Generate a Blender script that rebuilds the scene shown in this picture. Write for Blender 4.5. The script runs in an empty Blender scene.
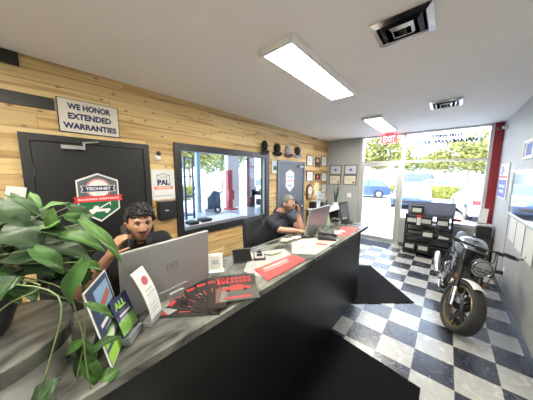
import bpy, bmesh, math, random
from mathutils import Vector, Matrix, Euler, noise
SC = bpy.context.scene
COL = SC.collection
PI = math.pi
R = math.radians

# ---------------------------------------------------------------- camera, world, sun, exposure
YAW, PITCH, ROLL = 0.719, 0.121, 0.004
_f = Vector((-math.sin(YAW) * math.cos(PITCH), math.cos(YAW) * math.cos(PITCH), -math.sin(PITCH)))
_r = Vector((math.cos(YAW), math.sin(YAW), 0)); _u = _r.cross(_f)
_r2 = _r * math.cos(ROLL) + _u * math.sin(ROLL); _u2 = _u * math.cos(ROLL) - _r * math.sin(ROLL)
CAM = Vector((-0.182, -3.115, 1.799)); FPX = 206.85
cam_data = bpy.data.cameras.new('camera'); cam = bpy.data.objects.new('camera', cam_data); COL.objects.link(cam)
cam.matrix_world = Matrix(((_r2.x, _u2.x, -_f.x, CAM.x), (_r2.y, _u2.y, -_f.y, CAM.y), (_r2.z, _u2.z, -_f.z, CAM.z), (0, 0, 0, 1)))
cam_data.sensor_width = 36.0; cam_data.lens = FPX * 36.0 / 533.0; cam_data.clip_start = 0.02; cam_data.clip_end = 300
SC.camera = cam

def at(u, v, d):
    """a point of the place seen along the measured direction (u, v) at depth d in metres"""
    return CAM + (_f + _r2 * ((u - 266.5) / FPX) - _u2 * ((v - 200) / FPX)) * d

world = bpy.data.worlds.new('sky'); SC.world = world; world.use_nodes = True
bg = world.node_tree.nodes['Background']; bg.inputs[0].default_value = (0.68, 0.83, 1.07, 1); bg.inputs[1].default_value = 1.45
sun_d = bpy.data.lights.new('sun', 'SUN'); sun_d.energy = 1.5; sun_d.angle = R(1.0); sun_d.color = (1, 0.95, 0.86)
sun = bpy.data.objects.new('sun', sun_d); COL.objects.link(sun); sun.rotation_euler = (R(38), R(-12), 0)
SC.view_settings.view_transform = 'Standard'; SC.view_settings.look = 'None'; SC.view_settings.gamma = 1
SC.view_settings.use_curve_mapping = False; SC.view_settings.exposure = 2.5
PANEL = 13.0
try:
    SC.cycles.use_denoising = True; SC.cycles.max_bounces = 10; SC.cycles.diffuse_bounces = 6; SC.cycles.transparent_max_bounces = 12
    SC.cycles.sample_clamp_indirect = 8; SC.cycles.caustics_reflective = False; SC.cycles.caustics_refractive = False
except Exception: pass

# ---------------------------------------------------------------- materials
MATS = {}
def mat(name, col, rough=0.5, metal=0.0, var=0.08, scale=8.0, bump=0.0, emit=None, coat=0.0, spec=0.5):
    if name in MATS: return MATS[name]
    m = bpy.data.materials.new(name); m.use_nodes = True; nt = m.node_tree; n = nt.nodes; l = nt.links
    b = n['Principled BSDF']; b.inputs['Roughness'].default_value = rough; b.inputs['Metallic'].default_value = metal
    b.inputs['Specular IOR Level'].default_value = spec
    if coat: b.inputs['Coat Weight'].default_value = coat
    tc = n.new('ShaderNodeTexCoord'); nz = n.new('ShaderNodeTexNoise'); nz.inputs['Scale'].default_value = scale; nz.inputs['Detail'].default_value = 4
    l.new(tc.outputs['Object'], nz.inputs['Vector'])
    mx = n.new('ShaderNodeMix'); mx.data_type = 'RGBA'
    c = Vector(col[:3]); lo = c * (1 - var); hi = c * (1 + var)
    mx.inputs[6].default_value = (*lo, 1); mx.inputs[7].default_value = (min(hi[0], 1), min(hi[1], 1), min(hi[2], 1), 1)
    l.new(nz.outputs['Fac'], mx.inputs[0]); l.new(mx.outputs[2], b.inputs['Base Color'])
    if bump:
        bp = n.new('ShaderNodeBump'); bp.inputs['Strength'].default_value = bump; bp.inputs['Distance'].default_value = 0.01
        l.new(nz.outputs['Fac'], bp.inputs['Height']); l.new(bp.outputs[0], b.inputs['Normal'])
    if emit:
        b.inputs['Emission Color'].default_value = (*emit[:3], 1); b.inputs['Emission Strength'].default_value = emit[3]
    MATS[name] = m; return m

def nodes_mat(name):
    m = bpy.data.materials.new(name); m.use_nodes = True; MATS[name] = m
    nt = m.node_tree; return m, nt, nt.nodes, nt.links, nt.nodes['Principled BSDF']
def N(nt, kind, **kw):
    x = nt.nodes.new(kind)
    for k, v in kw.items(): setattr(x, k, v)
    return x
def M_(nt, op, a, b=None):
    x = nt.nodes.new('ShaderNodeMath'); x.operation = op
    for i, v in enumerate((a, b)):
        if v is None: continue
        if isinstance(v, (int, float)): x.inputs[i].default_value = v
        else: nt.links.new(v, x.inputs[i])
    return x.outputs[0]
def ramp(nt, fac, stops):
    r = nt.nodes.new('ShaderNodeValToRGB'); nt.links.new(fac, r.inputs[0])
    el = r.color_ramp.elements
    while len(el) < len(stops): el.new(0.5)
    for e, (p, c) in zip(el, stops): e.position = p; e.color = (*c, 1)
    return r.outputs[0]

# pine boards on the left wall: boards run along Y, 0.115 m high, random joints
def wood_wall_mat():
    m, nt, n, l, b = nodes_mat('pine_boards')
    g = N(nt, 'ShaderNodeNewGeometry'); s = N(nt, 'ShaderNodeSeparateXYZ'); l.new(g.outputs['Position'], s.inputs[0])
    zz = M_(nt, 'DIVIDE', s.outputs[2], 0.138); iz = M_(nt, 'FLOOR', zz); fz = M_(nt, 'FRACT', zz)
    wn = N(nt, 'ShaderNodeTexWhiteNoise', noise_dimensions='1D'); l.new(iz, wn.inputs['W'])
    yy = M_(nt, 'DIVIDE', M_(nt, 'ADD', s.outputs[1], M_(nt, 'MULTIPLY', wn.outputs['Value'], 7.0)), 2.3)
    iy = M_(nt, 'FLOOR', yy); fy = M_(nt, 'FRACT', yy)
    cv = N(nt, 'ShaderNodeCombineXYZ'); l.new(iz, cv.inputs[0]); l.new(iy, cv.inputs[1])
    w2 = N(nt, 'ShaderNodeTexWhiteNoise', noise_dimensions='2D'); l.new(cv.outputs[0], w2.inputs['Vector'])
    base = ramp(nt, w2.outputs['Value'], [(0, (.38, .225, .085)), (.2, (.53, .355, .14)), (.5, (.61, .43, .19)), (.78, (.68, .52, .26)), (1, (.46, .29, .115))])
    # grain
    gv = N(nt, 'ShaderNodeCombineXYZ'); l.new(M_(nt, 'ADD', M_(nt, 'MULTIPLY', s.outputs[1], .75), M_(nt, 'MULTIPLY', w2.outputs['Value'], 40.0)), gv.inputs[1])
    l.new(M_(nt, 'MULTIPLY', s.outputs[2], 15.0), gv.inputs[2])
    ng = N(nt, 'ShaderNodeTexNoise'); ng.inputs['Scale'].default_value = 1.0; ng.inputs['Detail'].default_value = 5; ng.inputs['Distortion'].default_value = .6; l.new(gv.outputs[0], ng.inputs['Vector'])
    gr = ramp(nt, ng.outputs['Fac'], [(.30, (.42, .30, .18)), (.41, (.78, .66, .50)), (.48, (1.0, 1.0, 1.0)), (.62, (1.05, 1.04, 1.0)), (.70, (.80, .66, .48)), (.8, (.62, .46, .30))])
    mx = N(nt, 'ShaderNodeMix', data_type='RGBA', blend_type='MULTIPLY'); mx.inputs[0].default_value = .85; l.new(base, mx.inputs[6]); l.new(gr, mx.inputs[7])
    # knots
    kv = N(nt, 'ShaderNodeCombineXYZ'); l.new(M_(nt, 'MULTIPLY', s.outputs[1], 3.2), kv.inputs[0]); l.new(M_(nt, 'MULTIPLY', s.outputs[2], 6.0), kv.inputs[1])
    vo = N(nt, 'ShaderNodeTexVoronoi', voronoi_dimensions='2D'); vo.inputs['Scale'].default_value = 1.0; l.new(kv.outputs[0], vo.inputs['Vector'])
    k = ramp(nt, vo.outputs['Distance'], [(0, (.9, .9, .9)), (.045, (.7, .7, .7)), (.08, (0, 0, 0))])
    m2 = N(nt, 'ShaderNodeMix', data_type='RGBA'); l.new(k, m2.inputs[0]); l.new(mx.outputs[2], m2.inputs[6]); m2.inputs[7].default_value = (.20, .10, .05, 1)
    # gaps
    e1 = M_(nt, 'LESS_THAN', fz, .032); e2 = M_(nt, 'LESS_THAN', fy, .0016); e = M_(nt, 'MAXIMUM', e1, e2)
    m3 = N(nt, 'ShaderNodeMix', data_type='RGBA'); l.new(M_(nt, 'MULTIPLY', e, .75), m3.inputs[0]); l.new(m2.outputs[2], m3.inputs[6]); m3.inputs[7].default_value = (.16, .09, .05, 1)
    l.new(m3.outputs[2], b.inputs['Base Color']); b.inputs['Roughness'].default_value = .6
    bp = N(nt, 'ShaderNodeBump'); bp.inputs['Strength'].default_value = .6; bp.inputs['Distance'].default_value = .004; bp.invert = True
    l.new(e, bp.inputs['Height']); l.new(bp.outputs[0], b.inputs['Normal'])
    return m

def checker_mat():
    m, nt, n, l, b = nodes_mat('checker_tiles')
    g = N(nt, 'ShaderNodeNewGeometry'); s = N(nt, 'ShaderNodeSeparateXYZ'); l.new(g.outputs['Position'], s.inputs[0])
    T = .305
    xx = M_(nt, 'DIVIDE', s.outputs[0], T); yy = M_(nt, 'DIVIDE', s.outputs[1], T)
    ix = M_(nt, 'FLOOR', xx); iy = M_(nt, 'FLOOR', yy); fx = M_(nt, 'FRACT', xx); fy = M_(nt, 'FRACT', yy)
    par = M_(nt, 'FRACT', M_(nt, 'MULTIPLY', M_(nt, 'ADD', M_(nt, 'ADD', ix, iy), 100.0), .5)); par = M_(nt, 'GREATER_THAN', par, .25)
    cv = N(nt, 'ShaderNodeCombineXYZ'); l.new(ix, cv.inputs[0]); l.new(iy, cv.inputs[1])
    w2 = N(nt, 'ShaderNodeTexWhiteNoise', noise_dimensions='2D'); l.new(cv.outputs[0], w2.inputs['Vector'])
    nz = N(nt, 'ShaderNodeTexNoise'); nz.inputs['Scale'].default_value = 9; nz.inputs['Detail'].default_value = 6; nz.inputs['Distortion'].default_value = 1.5; l.new(g.outputs['Position'], nz.inputs['Vector'])
    wh = ramp(nt, nz.outputs['Fac'], [(.3, (.33, .33, .315)), (.7, (.41, .41, .395))])
    bk = ramp(nt, nz.outputs['Fac'], [(.3, (.014, .016, .023)), (.7, (.032, .036, .050))])
    mx = N(nt, 'ShaderNodeMix', data_type='RGBA'); l.new(par, mx.inputs[0]); l.new(bk, mx.inputs[6]); l.new(wh, mx.inputs[7])
    ed = M_(nt, 'MAXIMUM', M_(nt, 'LESS_THAN', fx, .012), M_(nt, 'LESS_THAN', fy, .012))
    m3 = N(nt, 'ShaderNodeMix', data_type='RGBA'); l.new(M_(nt, 'MULTIPLY', ed, .7), m3.inputs[0]); l.new(mx.outputs[2], m3.inputs[6]); m3.inputs[7].default_value = (.13, .13, .14, 1)
    l.new(m3.outputs[2], b.inputs['Base Color'])
    l.new(M_(nt, 'ADD', M_(nt, 'MULTIPLY', nz.outputs['Fac'], .12), .2), b.inputs['Roughness'])
    b.inputs['Specular IOR Level'].default_value = .6
    return m

def two_tone(name, c1, c2, scale, rough=.4, dist=1.0, lo=.35, hi=.65, detail=6, stretch=(1, 1, 1), bump=0):
    m, nt, n, l, b = nodes_mat(name)
    tc = N(nt, 'ShaderNodeTexCoord'); mp = N(nt, 'ShaderNodeMapping'); mp.inputs['Scale'].default_value = stretch; l.new(tc.outputs['Object'], mp.inputs[0])
    nz = N(nt, 'ShaderNodeTexNoise'); nz.inputs['Scale'].default_value = scale; nz.inputs['Detail'].default_value = detail; nz.inputs['Distortion'].default_value = dist; l.new(mp.outputs[0], nz.inputs['Vector'])
    l.new(ramp(nt, nz.outputs['Fac'], [(lo, c1), (hi, c2)]), b.inputs['Base Color']); b.inputs['Roughness'].default_value = rough
    if bump:
        bp = N(nt, 'ShaderNodeBump'); bp.inputs['Strength'].default_value = bump; bp.inputs['Distance'].default_value = .01; l.new(nz.outputs['Fac'], bp.inputs['Height']); l.new(bp.outputs[0], b.inputs['Normal'])
    return m

def glass_mat(name, tint=(1, 1, 1), refl=1.0):
    m, nt, n, l, b = nodes_mat(name); nt.nodes.remove(b)
    out = n['Material Output']; tr = N(nt, 'ShaderNodeBsdfTransparent'); tr.inputs[0].default_value = (*tint, 1)
    gl = N(nt, 'ShaderNodeBsdfGlossy'); gl.inputs['Roughness'].default_value = 0.01
    lw_ = N(nt, 'ShaderNodeLayerWeight'); lw_.inputs[0].default_value = .5; mx = N(nt, 'ShaderNodeMixShader')
    sch = M_(nt, 'ADD', M_(nt, 'MULTIPLY', M_(nt, 'POWER', lw_.outputs['Facing'], 5.0), .9), .035)
    l.new(M_(nt, 'MULTIPLY', sch, refl), mx.inputs[0]); l.new(tr.outputs[0], mx.inputs[1]); l.new(gl.outputs[0], mx.inputs[2]); l.new(mx.outputs[0], out.inputs[0])
    return m

def mat_ribbed(name, c):
    m, nt, n, l, b = nodes_mat(name)
    tc = N(nt, 'ShaderNodeTexCoord'); ck = N(nt, 'ShaderNodeTexVoronoi'); ck.inputs['Scale'].default_value = 55; ck.inputs['Randomness'].default_value = 0; l.new(tc.outputs['Object'], ck.inputs['Vector'])
    l.new(ramp(nt, ck.outputs['Distance'], [(.2, tuple(x * 1.7 for x in c)), (.6, tuple(x * .5 for x in c))]), b.inputs['Base Color'])
    b.inputs['Roughness'].default_value = .85; b.inputs['Specular IOR Level'].default_value = .08
    bp = N(nt, 'ShaderNodeBump'); bp.inputs['Strength'].default_value = .8; bp.inputs['Distance'].default_value = .004; l.new(ck.outputs['Distance'], bp.inputs['Height']); l.new(bp.outputs[0], b.inputs['Normal'])
    return m

WOOD = wood_wall_mat(); TILE = checker_mat()
LAM = two_tone('grey_stone_laminate', (.036, .037, .034), (.19, .19, .17), 2.2, rough=.27, dist=1.8, stretch=(2.2, 1, 1))
CEIL = mat('ceiling_paint', (.90, .88, .86), .9, var=.03, scale=5, bump=.5)
WALLP = mat('grey_wall_paint', (.37, .38, .385), .75, var=.03, scale=3)
WALLR = mat('pale_wall_paint', (.40, .41, .41), .5, var=.04, scale=2)
GLASS = glass_mat('window_glass'); GLASS2 = glass_mat('interior_glass', (.93, .97, 1.0), 1.6)
CHAR = mat('charcoal_paint', (.010, .010, .010), .4, var=.05); CHARF = mat('charcoal_frame_paint', (.018, .018, .02), .35, var=.05)
GREYD = mat('hazed_door_paint', (.075, .08, .095), .35, var=.04)  # dark door greyed: glossy reflection and haze put into its colour
ALU = mat('brushed_aluminium', (.62, .63, .62), .35, .6, var=.05, scale=30)
STEEL = mat('polished_steel', (.75, .76, .78), .12, 1.0, var=.03)
BLKP = mat('black_plastic', (.018, .018, .02), .4, var=.1); BLKM = mat('black_satin_metal', (.022, .022, .025), .35, .3, var=.1)
BLKF = mat('black_fabric', (.011, .012, .015), .9, var=.25, scale=40, bump=.3)
WHITE = mat('white_paint', (.80, .80, .79), .5, var=.02); PAPER = mat('white_paper', (.68, .68, .66), .6, var=.02)
CREAM = mat('cream_sign', (.62, .58, .50), .5, var=.03); NAVY = mat('navy_ink', (.012, .018, .09), .5, var=.05)
RED = mat('red_ink', (.62, .03, .035), .5, var=.05); REDP = mat('red_post_paint', (.26, .010, .022), .4, var=.05)
GREENI = mat('dark_green_ink', (.01, .12, .05), .5, var=.05); LIME = mat('lime_ink', (.30, .58, .06), .5, var=.05)
BLUEI = mat('blue_ink', (.05, .10, .45), .5, var=.05); GREYI = mat('grey_ink', (.35, .36, .38), .5, var=.1); BLACKI = mat('black_ink', (.01, .01, .012), .5, var=.1)
ORANGE = mat('orange_ink', (.72, .14, .04), .5, var=.05); PURPLE = mat('violet_blue_ink', (.10, .09, .42), .5, var=.05)
GOLD = mat('gold_anodised', (.75, .52, .12), .25, .9, var=.05); SILV = mat('silver_plastic', (.32, .32, .32), .38, .3, var=.03)

# ---------------------------------------------------------------- mesh helpers
class B:
    def __init__(s): s.bm = bmesh.new(); s.mi = 0; s.xf = None
    def _add(s, vs, fs):
        if s.xf: vs = [s.xf(Vector(v)) for v in vs]
        bv = [s.bm.verts.new(v) for v in vs]
        for f in fs:
            try: q = s.bm.faces.new([bv[i] for i in f]); q.material_index = s.mi
            except ValueError: pass
        return bv
    def box(s, c, d, rot=None):
        c = Vector(c); h = Vector(d) / 2; Rm = Euler(rot).to_matrix() if rot else None
        vs = []
        for x in (-1, 1):
            for y in (-1, 1):
                for z in (-1, 1):
                    p = Vector((x * h.x, y * h.y, z * h.z)); p = Rm @ p if Rm else p; vs.append(c + p)
        s._add(vs, [(0, 1, 3, 2), (4, 6, 7, 5), (0, 4, 5, 1), (2, 3, 7, 6), (0, 2, 6, 4), (1, 5, 7, 3)]); return s
    def bx(s, x0, x1, y0, y1, z0, z1): return s.box(((x0 + x1) / 2, (y0 + y1) / 2, (z0 + z1) / 2), (abs(x1 - x0), abs(y1 - y0), abs(z1 - z0)))
    def rings(s, rings, close=True, cap=True):
        n = len(rings[0]); vs = [v for r in rings for v in r]; fs = []
        for i in range(len(rings) - 1):
            for j in range(n if close else n - 1):
                k = (j + 1) % n; fs.append((i * n + j, i * n + k, (i + 1) * n + k, (i + 1) * n + j))
        if cap: fs += [tuple(range(n))[::-1], tuple(range((len(rings) - 1) * n, len(rings) * n))]
        s._add(vs, fs); return s
    def tube(s, pts, r, n=10, rr=None):
        pts = [Vector(p) for p in pts]; rings = []; up = Vector((0.13, 0.31, 0.94))
        for i, p in enumerate(pts):
            t = (pts[min(i + 1, len(pts) - 1)] - pts[max(i - 1, 0)]).normalized()
            a = t.cross(up)
            if a.length < .05: a = t.cross(Vector((1, 0, 0)))
            a.normalize(); b = t.cross(a); q = rr[i] if rr else r
            rings.append([p + (a * math.cos(2 * PI * k / n) + b * math.sin(2 * PI * k / n)) * q for k in range(n)])
        return s.rings(rings)
    def cyl(s, p0, p1, r0, r1=None, n=20): return s.tube([p0, p1], r0, n, [r0, r0 if r1 is None else r1])
    def lathe(s, c, prof, n=32, axis='z', sx=1, sy=1):
        c = Vector(c); rings = []
        for r, h in prof:
            ring = []
            for k in range(n):
                a = 2 * PI * k / n; x, y = r * math.cos(a) * sx, r * math.sin(a) * sy
                ring.append(c + (Vector((x, y, h)) if axis == 'z' else Vector((x, h, y)) if axis == 'y' else Vector((h, x, y))))
            rings.append(ring)
        return s.rings(rings)
    def sph(s, c, r, sub=2, sc=(1, 1, 1), rot=None, disp=None):
        t = bmesh.new(); bmesh.ops.create_icosphere(t, subdivisions=sub, radius=1); c = Vector(c); Rm = Euler(rot).to_matrix() if rot else None
        vs = []
        for v in t.verts:
            p = Vector((v.co.x * sc[0], v.co.y * sc[1], v.co.z * sc[2])) * r
            if disp: p *= 1 + disp * noise.noise(v.co * 2.3 + c * 7)
            vs.append(c + (Rm @ p if Rm else p))
        t.verts.index_update(); fs = [tuple(v.index for v in f.verts) for f in t.faces]; t.free(); s._add(vs, fs); return s
    def prism(s, poly, axis, a, b):
        def P(p, h): return {'x': (h, p[0], p[1]), 'y': (p[0], h, p[1]), 'z': (p[0], p[1], h)}[axis]
        return s.rings([[Vector(P(p, a)) for p in poly], [Vector(P(p, b)) for p in poly]])
    def torus(s, c, Rr, r, axis='y', n=40, k=10, sc=1.0, arc=2 * PI):
        c = Vector(c); rings = []; full = arc > 6.28
        for i in range(n + (0 if full else 1)):
            a = arc * i / n; ring = []
            for j in range(k):
                b = 2 * PI * j / k; rad = Rr + r * math.cos(b); h = r * math.sin(b) * sc
                x, z = rad * math.cos(a), rad * math.sin(a)
                ring.append(c + (Vector((x, h, z)) if axis == 'y' else Vector((x, z, h)) if axis == 'z' else Vector((h, x, z))))
            rings.append(ring)
        if full: rings.append(rings[0])
        s.rings(rings, cap=not full)
        if full: bmesh.ops.remove_doubles(s.bm, verts=s.bm.verts, dist=1e-6)
        return s
    def grid(s, fn, nu, nv):
        vs = [fn(i / nu, j / nv) for i in range(nu + 1) for j in range(nv + 1)]
        s._add(vs, [(i * (nv + 1) + j, i * (nv + 1) + j + 1, (i + 1) * (nv + 1) + j + 1, (i + 1) * (nv + 1) + j) for i in range(nu) for j in range(nv)]); return s
    def build(s, name, m, parent=None, smooth=False, bevel=0, seg=2, solid=0, loc=None, rot=None, angle=40):
        me = bpy.data.meshes.new(name)
        bmesh.ops.recalc_face_normals(s.bm, faces=s.bm.faces)
        s.bm.to_mesh(me); s.bm.free()
        for x in (m if isinstance(m, (list, tuple)) else [m]): me.materials.append(x)
        o = bpy.data.objects.new(name, me); COL.objects.link(o)
        if parent: o.parent = parent
        if loc: o.location = loc
        if rot: o.rotation_euler = rot
        if smooth:
            for p in me.polygons: p.use_smooth = True
            if smooth != 'all':
                try: me.set_sharp_from_angle(angle=R(angle))
                except Exception: pass
        if solid:
            md = o.modifiers.new('thickness', 'SOLIDIFY'); md.thickness = solid
        if bevel:
            md = o.modifiers.new('bevel', 'BEVEL'); md.width = bevel; md.segments = seg; md.limit_method = 'ANGLE'; md.angle_limit = R(50)
        return o

def tag(o, label=None, cat=None, group=None, kind=None):
    if label: o['label'] = label
    if cat: o['category'] = cat
    if group: o['group'] = group
    if kind: o['kind'] = kind
    return o
def thing(name, label, cat, loc=(0, 0, 0), rot=0, group=None):
    o = bpy.data.objects.new(name, None); COL.objects.link(o); o.location = loc; o.empty_display_size = .05
    o.rotation_euler = rot if isinstance(rot, (tuple, list)) else (0, 0, rot)
    return tag(o, label, cat, group)
def struct(name, b, m, **kw):
    o = b.build(name, m, **kw); o['kind'] = 'structure'; return o
def copy_tree(o, parent=None):
    c = o.copy(); COL.objects.link(c)
    if parent: c.parent = parent
    for ch in [x for x in COL.objects if x.parent == o]: copy_tree(ch, c)
    return c
FONT = None
def text(s, size, parent, x, y, z, m, name='lettering', width=None, bold=0.0, rot=(PI / 2, 0, 0), shear=0, height=None, ex=.0006):
    cu = bpy.data.curves.new('t', 'FONT'); cu.body = s; cu.size = size; cu.align_x = 'CENTER'; cu.align_y = 'CENTER'; cu.extrude = ex; cu.offset = bold; cu.shear = shear; cu.resolution_u = 3
    t = bpy.data.objects.new('t', cu); COL.objects.link(t)
    dg = bpy.context.evaluated_depsgraph_get(); me = bpy.data.meshes.new_from_object(t.evaluated_get(dg)); me.name = name
    bpy.data.objects.remove(t)
    xs = [v.co.x for v in me.vertices]; ys = [v.co.y for v in me.vertices]
    if xs:
        cx = (min(xs) + max(xs)) / 2; cy = (min(ys) + max(ys)) / 2; w = max(xs) - min(xs); h = max(ys) - min(ys)
        kx = width / w if width else 1; ky = height / h if height else 1
        for v in me.vertices: v.co.x = (v.co.x - cx) * kx; v.co.y = (v.co.y - cy) * ky
    me.materials.clear(); me.materials.append(m)
    o = bpy.data.objects.new(name, me); COL.objects.link(o); o.parent = parent; o.location = (x, y, z); o.rotation_euler = rot
    return o
def eval_mesh(o):
    dg = bpy.context.evaluated_depsgraph_get(); dg.update(); me = bpy.data.meshes.new_from_object(o.evaluated_get(dg)); return me

# ================================================================ STRUCTURE
XL, XR, YF, YB, H = -3.05, .55, 3.02, -5.4, 2.83
struct('floor', B().bx(XL - .1, XR + .1, YB - .1, YF + .05, -.05, 0), TILE)
struct('ceiling', B().bx(XL - .1, XR + .1, YB - .1, YF + .15, H, H + .1), CEIL)
WY0, WY1, WZ0, WZ1 = -1.70, .12, .95, 2.16        # opening of the interior window
b = B(); b.bx(XL - .1, XL, YB, WY0, 0, H); b.bx(XL - .1, XL, WY1, YF, 0, H); b.bx(XL - .1, XL, WY0, WY1, 0, WZ0); b.bx(XL - .1, XL, WY0, WY1, WZ1, H)
struct('wall_left', b, WOOD)
struct('wall_right', B().bx(XR, XR + .1, YB, YF + .1, 0, H), WALLR)
struct('wall_back', B().bx(XL - .1, XR + .1, YB - .1, YB, 0, H), WALLP)
b = B(); b.bx(XL, -2.08, YF, YF + .12, 0, H); b.bx(-1.05, .42, YF, YF + .12, 0, .68)
struct('wall_far', b, WALLP)
struct('baseboard_right', B().bx(XR - .012, XR, YB, YF - .0, 0, .1), mat('navy_rubber_base', (.02, .028, .045), .3), bevel=.003)
struct('baseboard_far', B().bx(-1.02, .42, YF - .012, YF, 0, .1), mat('grey_rubber_base', (.06, .06, .065), .5), bevel=.003)
struct('baseboard_back', B().bx(XL, XR - .02, YB, YB + .012, 0, .1), MATS['grey_rubber_base'])
struct('trim_1', B().bx(XL, XL + .02, -4.3, -2.90, 2.395, 2.50), CHAR)
struct('trim_2', B().bx(XL, XL + .022, -4.3, -3.085, 2.715, 2.825), CHAR)
# red corner post
struct('trim_3', B().bx(.425, XR - .002, YF - .03, YF + .12, 0, H - .002), REDP, bevel=.004)
# storefront window: aluminium frame and panes
b = B()
for x in (-2.06, -1.07, .40): b.bx(x - .025 if x != -1.07 else x - .035, x + .025 if x != -1.07 else x + .035, YF + .02, YF + .10, 0 if x != .40 else .68, H - .001)
b.bx(-2.035, -1.105, YF + .02, YF + .10, 2.12, 2.17); b.bx(-1.035, .375, YF + .02, YF + .10, 2.11, 2.16)
b.bx(-1.035, .375, YF + .02, YF + .10, .68, .74)
b.bx(-2.035, -1.105, YF + .02, YF + .10, H - .04, H - .001); b.bx(-1.035, .375, YF + .02, YF + .10, H - .04, H - .001)
win1 = struct('window_1', b, ALU)
pn = B(); pn.bx(-1.03, .37, YF + .058, YF + .062, .74, 2.11).build('pane', GLASS, win1)
B().bx(-1.03, .37, YF + .058, YF + .062, 2.16, H - .04).build('pane', GLASS, win1)
B().bx(-2.03, -1.11, YF + .058, YF + .062, 2.17, H - .04).build('pane', GLASS, win1)
# lettering on the transom glass, reads from outside
BLUEL = mat('blue_grey_vinyl', (.03, .06, .15), .5)
text('1100 WEST', .12, win1, -.30, YF + .068, 2.685, BLUEL, width=.55, height=.085, rot=(PI / 2, 0, PI), shear=.25, bold=.010)
text('OAKLAND PARK. BAY 5', .12, win1, -.29, YF + .068, 2.565, BLUEL, width=1.12, height=.085, rot=(PI / 2, 0, PI), shear=.25, bold=.009)
# glass entrance door
b = B(); b.bx(-2.03, -1.97, YF + .03, YF + .08, .01, 2.11); b.bx(-1.17, -1.11, YF + .03, YF + .08, .01, 2.11); b.bx(-1.97, -1.17, YF + .03, YF + .08, 2.05, 2.11); b.bx(-1.97, -1.17, YF + .03, YF + .08, .01, .13)
d1 = struct('door_1', b, ALU)
B().bx(-1.97, -1.17, YF + .053, YF + .057, .13, 2.05).build('pane', GLASS, d1)
b = B(); b.tube([(-1.98, YF - .02, .98), (-1.16, YF - .02, .98)], .013); b.box((-1.99, YF, .98), (.03, .06, .05)); b.box((-1.14, YF, .98), (.03, .06, .05)); b.build('push_bar', ALU, d1)
B().bx(-1.165, -1.12, YF + .0, YF + .03, 1.0, 1.14).build('lock_case', ALU, d1, bevel=.004)

def leaf_door(n, y0, y1, ztop, md, mf, hinge):
    t = .065
    b = B(); b.bx(XL - .02, XL + .035, y0, y0 + t, 0, ztop); b.bx(XL - .02, XL + .035, y1 - t, y1, 0, ztop); b.bx(XL - .02, XL + .035, y0 + t, y1 - t, ztop - t, ztop)
    o = struct('door_%d' % n, b, mf, bevel=.003)
    B().bx(XL + .001, XL + .022, y0 + t + .003, y1 - t - .003, .01, ztop - t - .004).build('door_leaf', md, o, bevel=.002)
    for z in (.3, 1.05, 1.83):
        B().cyl((XL + .03, hinge, z - .05), (XL + .03, hinge, z + .05), .009, n=10).build('hinge', mf, o)
    return o
door2 = leaf_door(2, -3.15, -2.10, 2.165, CHAR, CHARF, -3.083)
b = B(); b.bx(XL + .022, XL + .065, -2.89, -2.71, 2.04, 2.08); b.build('door_closer', SILV, door2, bevel=.006)
b = B(); b.box((XL + .06, -2.72, 2.095), (.015, .02, .05)); b.tube([(XL + .06, -2.72, 2.11), (XL + .07, -2.64, 2.125), (XL + .04, -2.60, 2.135)], .008, 8); b.build('closer_arm', SILV, door2)
door3 = leaf_door(3, .50, 1.64, 2.13, GREYD, mat('hazed_frame_paint', (.10, .11, .13), .3), .572)  # leaf and frame coloured lighter to carry the reflected haze
b = B(); b.bx(XL + .022, XL + .065, 1.33, 1.55, 1.98, 2.03); b.tube([(XL + .05, 1.4, 2.04), (XL + .06, 1.48, 2.07)], .008, 8); b.build('door_closer', SILV, door3, bevel=.005)
B().lathe((XL + .05, 1.50, 1.0), [(.0, -.03), (.03, -.025), (.03, .02), (.01, .025)], 16, 'x').build('door_handle', STEEL, door3, smooth=True)
# interior window
b = B(); y0, y1, z0, z1 = -1.78, .22, .87, 2.235
for (a0, a1, c0, c1) in ((y0, y0 + .10, z0, z1), (y1 - .12, y1, z0, z1), (y0 + .10, y1 - .12, z1 - .10, z1), (y0 + .10, y1 - .12, z0, z0 + .11)): b.bx(XL - .11, XL + .03, a0, a1, c0, c1)
win2 = struct('window_2', b, CHARF, bevel=.004)
B().bx(XL - .05, XL - .044, y0 + .1, y1 - .12, z0 + .11, z1 - .1).build('pane', GLASS2, win2)
b = B(); b.bx(XL - .04, XL + .0, y0 + .10, y0 + .113, z0 + .11, z1 - .10); b.bx(XL - .04, XL, y1 - .133, y1 - .12, z0 + .11, z1 - .1); b.build('glazing_bead', ALU, win2)

# ---- ground outdoors, garage bay
struct('ground', B().bx(-60, 60, YF + .02, 90, -.08, -.02), mat('pale_concrete', (.48, .48, .48), .85, var=.06, scale=1.5))
ga = B().bx(-9.4, XL - .1, -9, 7, -.05, 0)
struct('garage_floor', ga, mat('sealed_bay_floor', (.42, .45, .48), .25, var=.06, scale=1))
struct('garage_ceiling', B().bx(-9.5, XL - .1, -9, 7.1, 3.6, 3.7), WHITE)
b = B()
for (a0, a1) in ((-9, -3.2), (1.0, 1.45), (4.05, 4.85), (6.8, 7)): b.bx(-9.5, -9.25, a0, a1, 0, 3.1)
b.bx(-9.5, -9.25, -9, 7, 3.1, 3.6); b.bx(XL - .2, XL - .1, YF + .12, 7, 0, 3.6)
struct('garage_wall', b, WHITE)
struct('garage_end_wall', B().bx(-9.5, XL - .1, -9.1, -9, 0, 3.7).bx(-9.5, XL - .1, 7, 7.1, 0, 3.7), WHITE)
struct('garage_yard', B().bx(-60, -9.4, -40, YF + .02, -.08, -.02), MATS['pale_concrete'])

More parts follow.
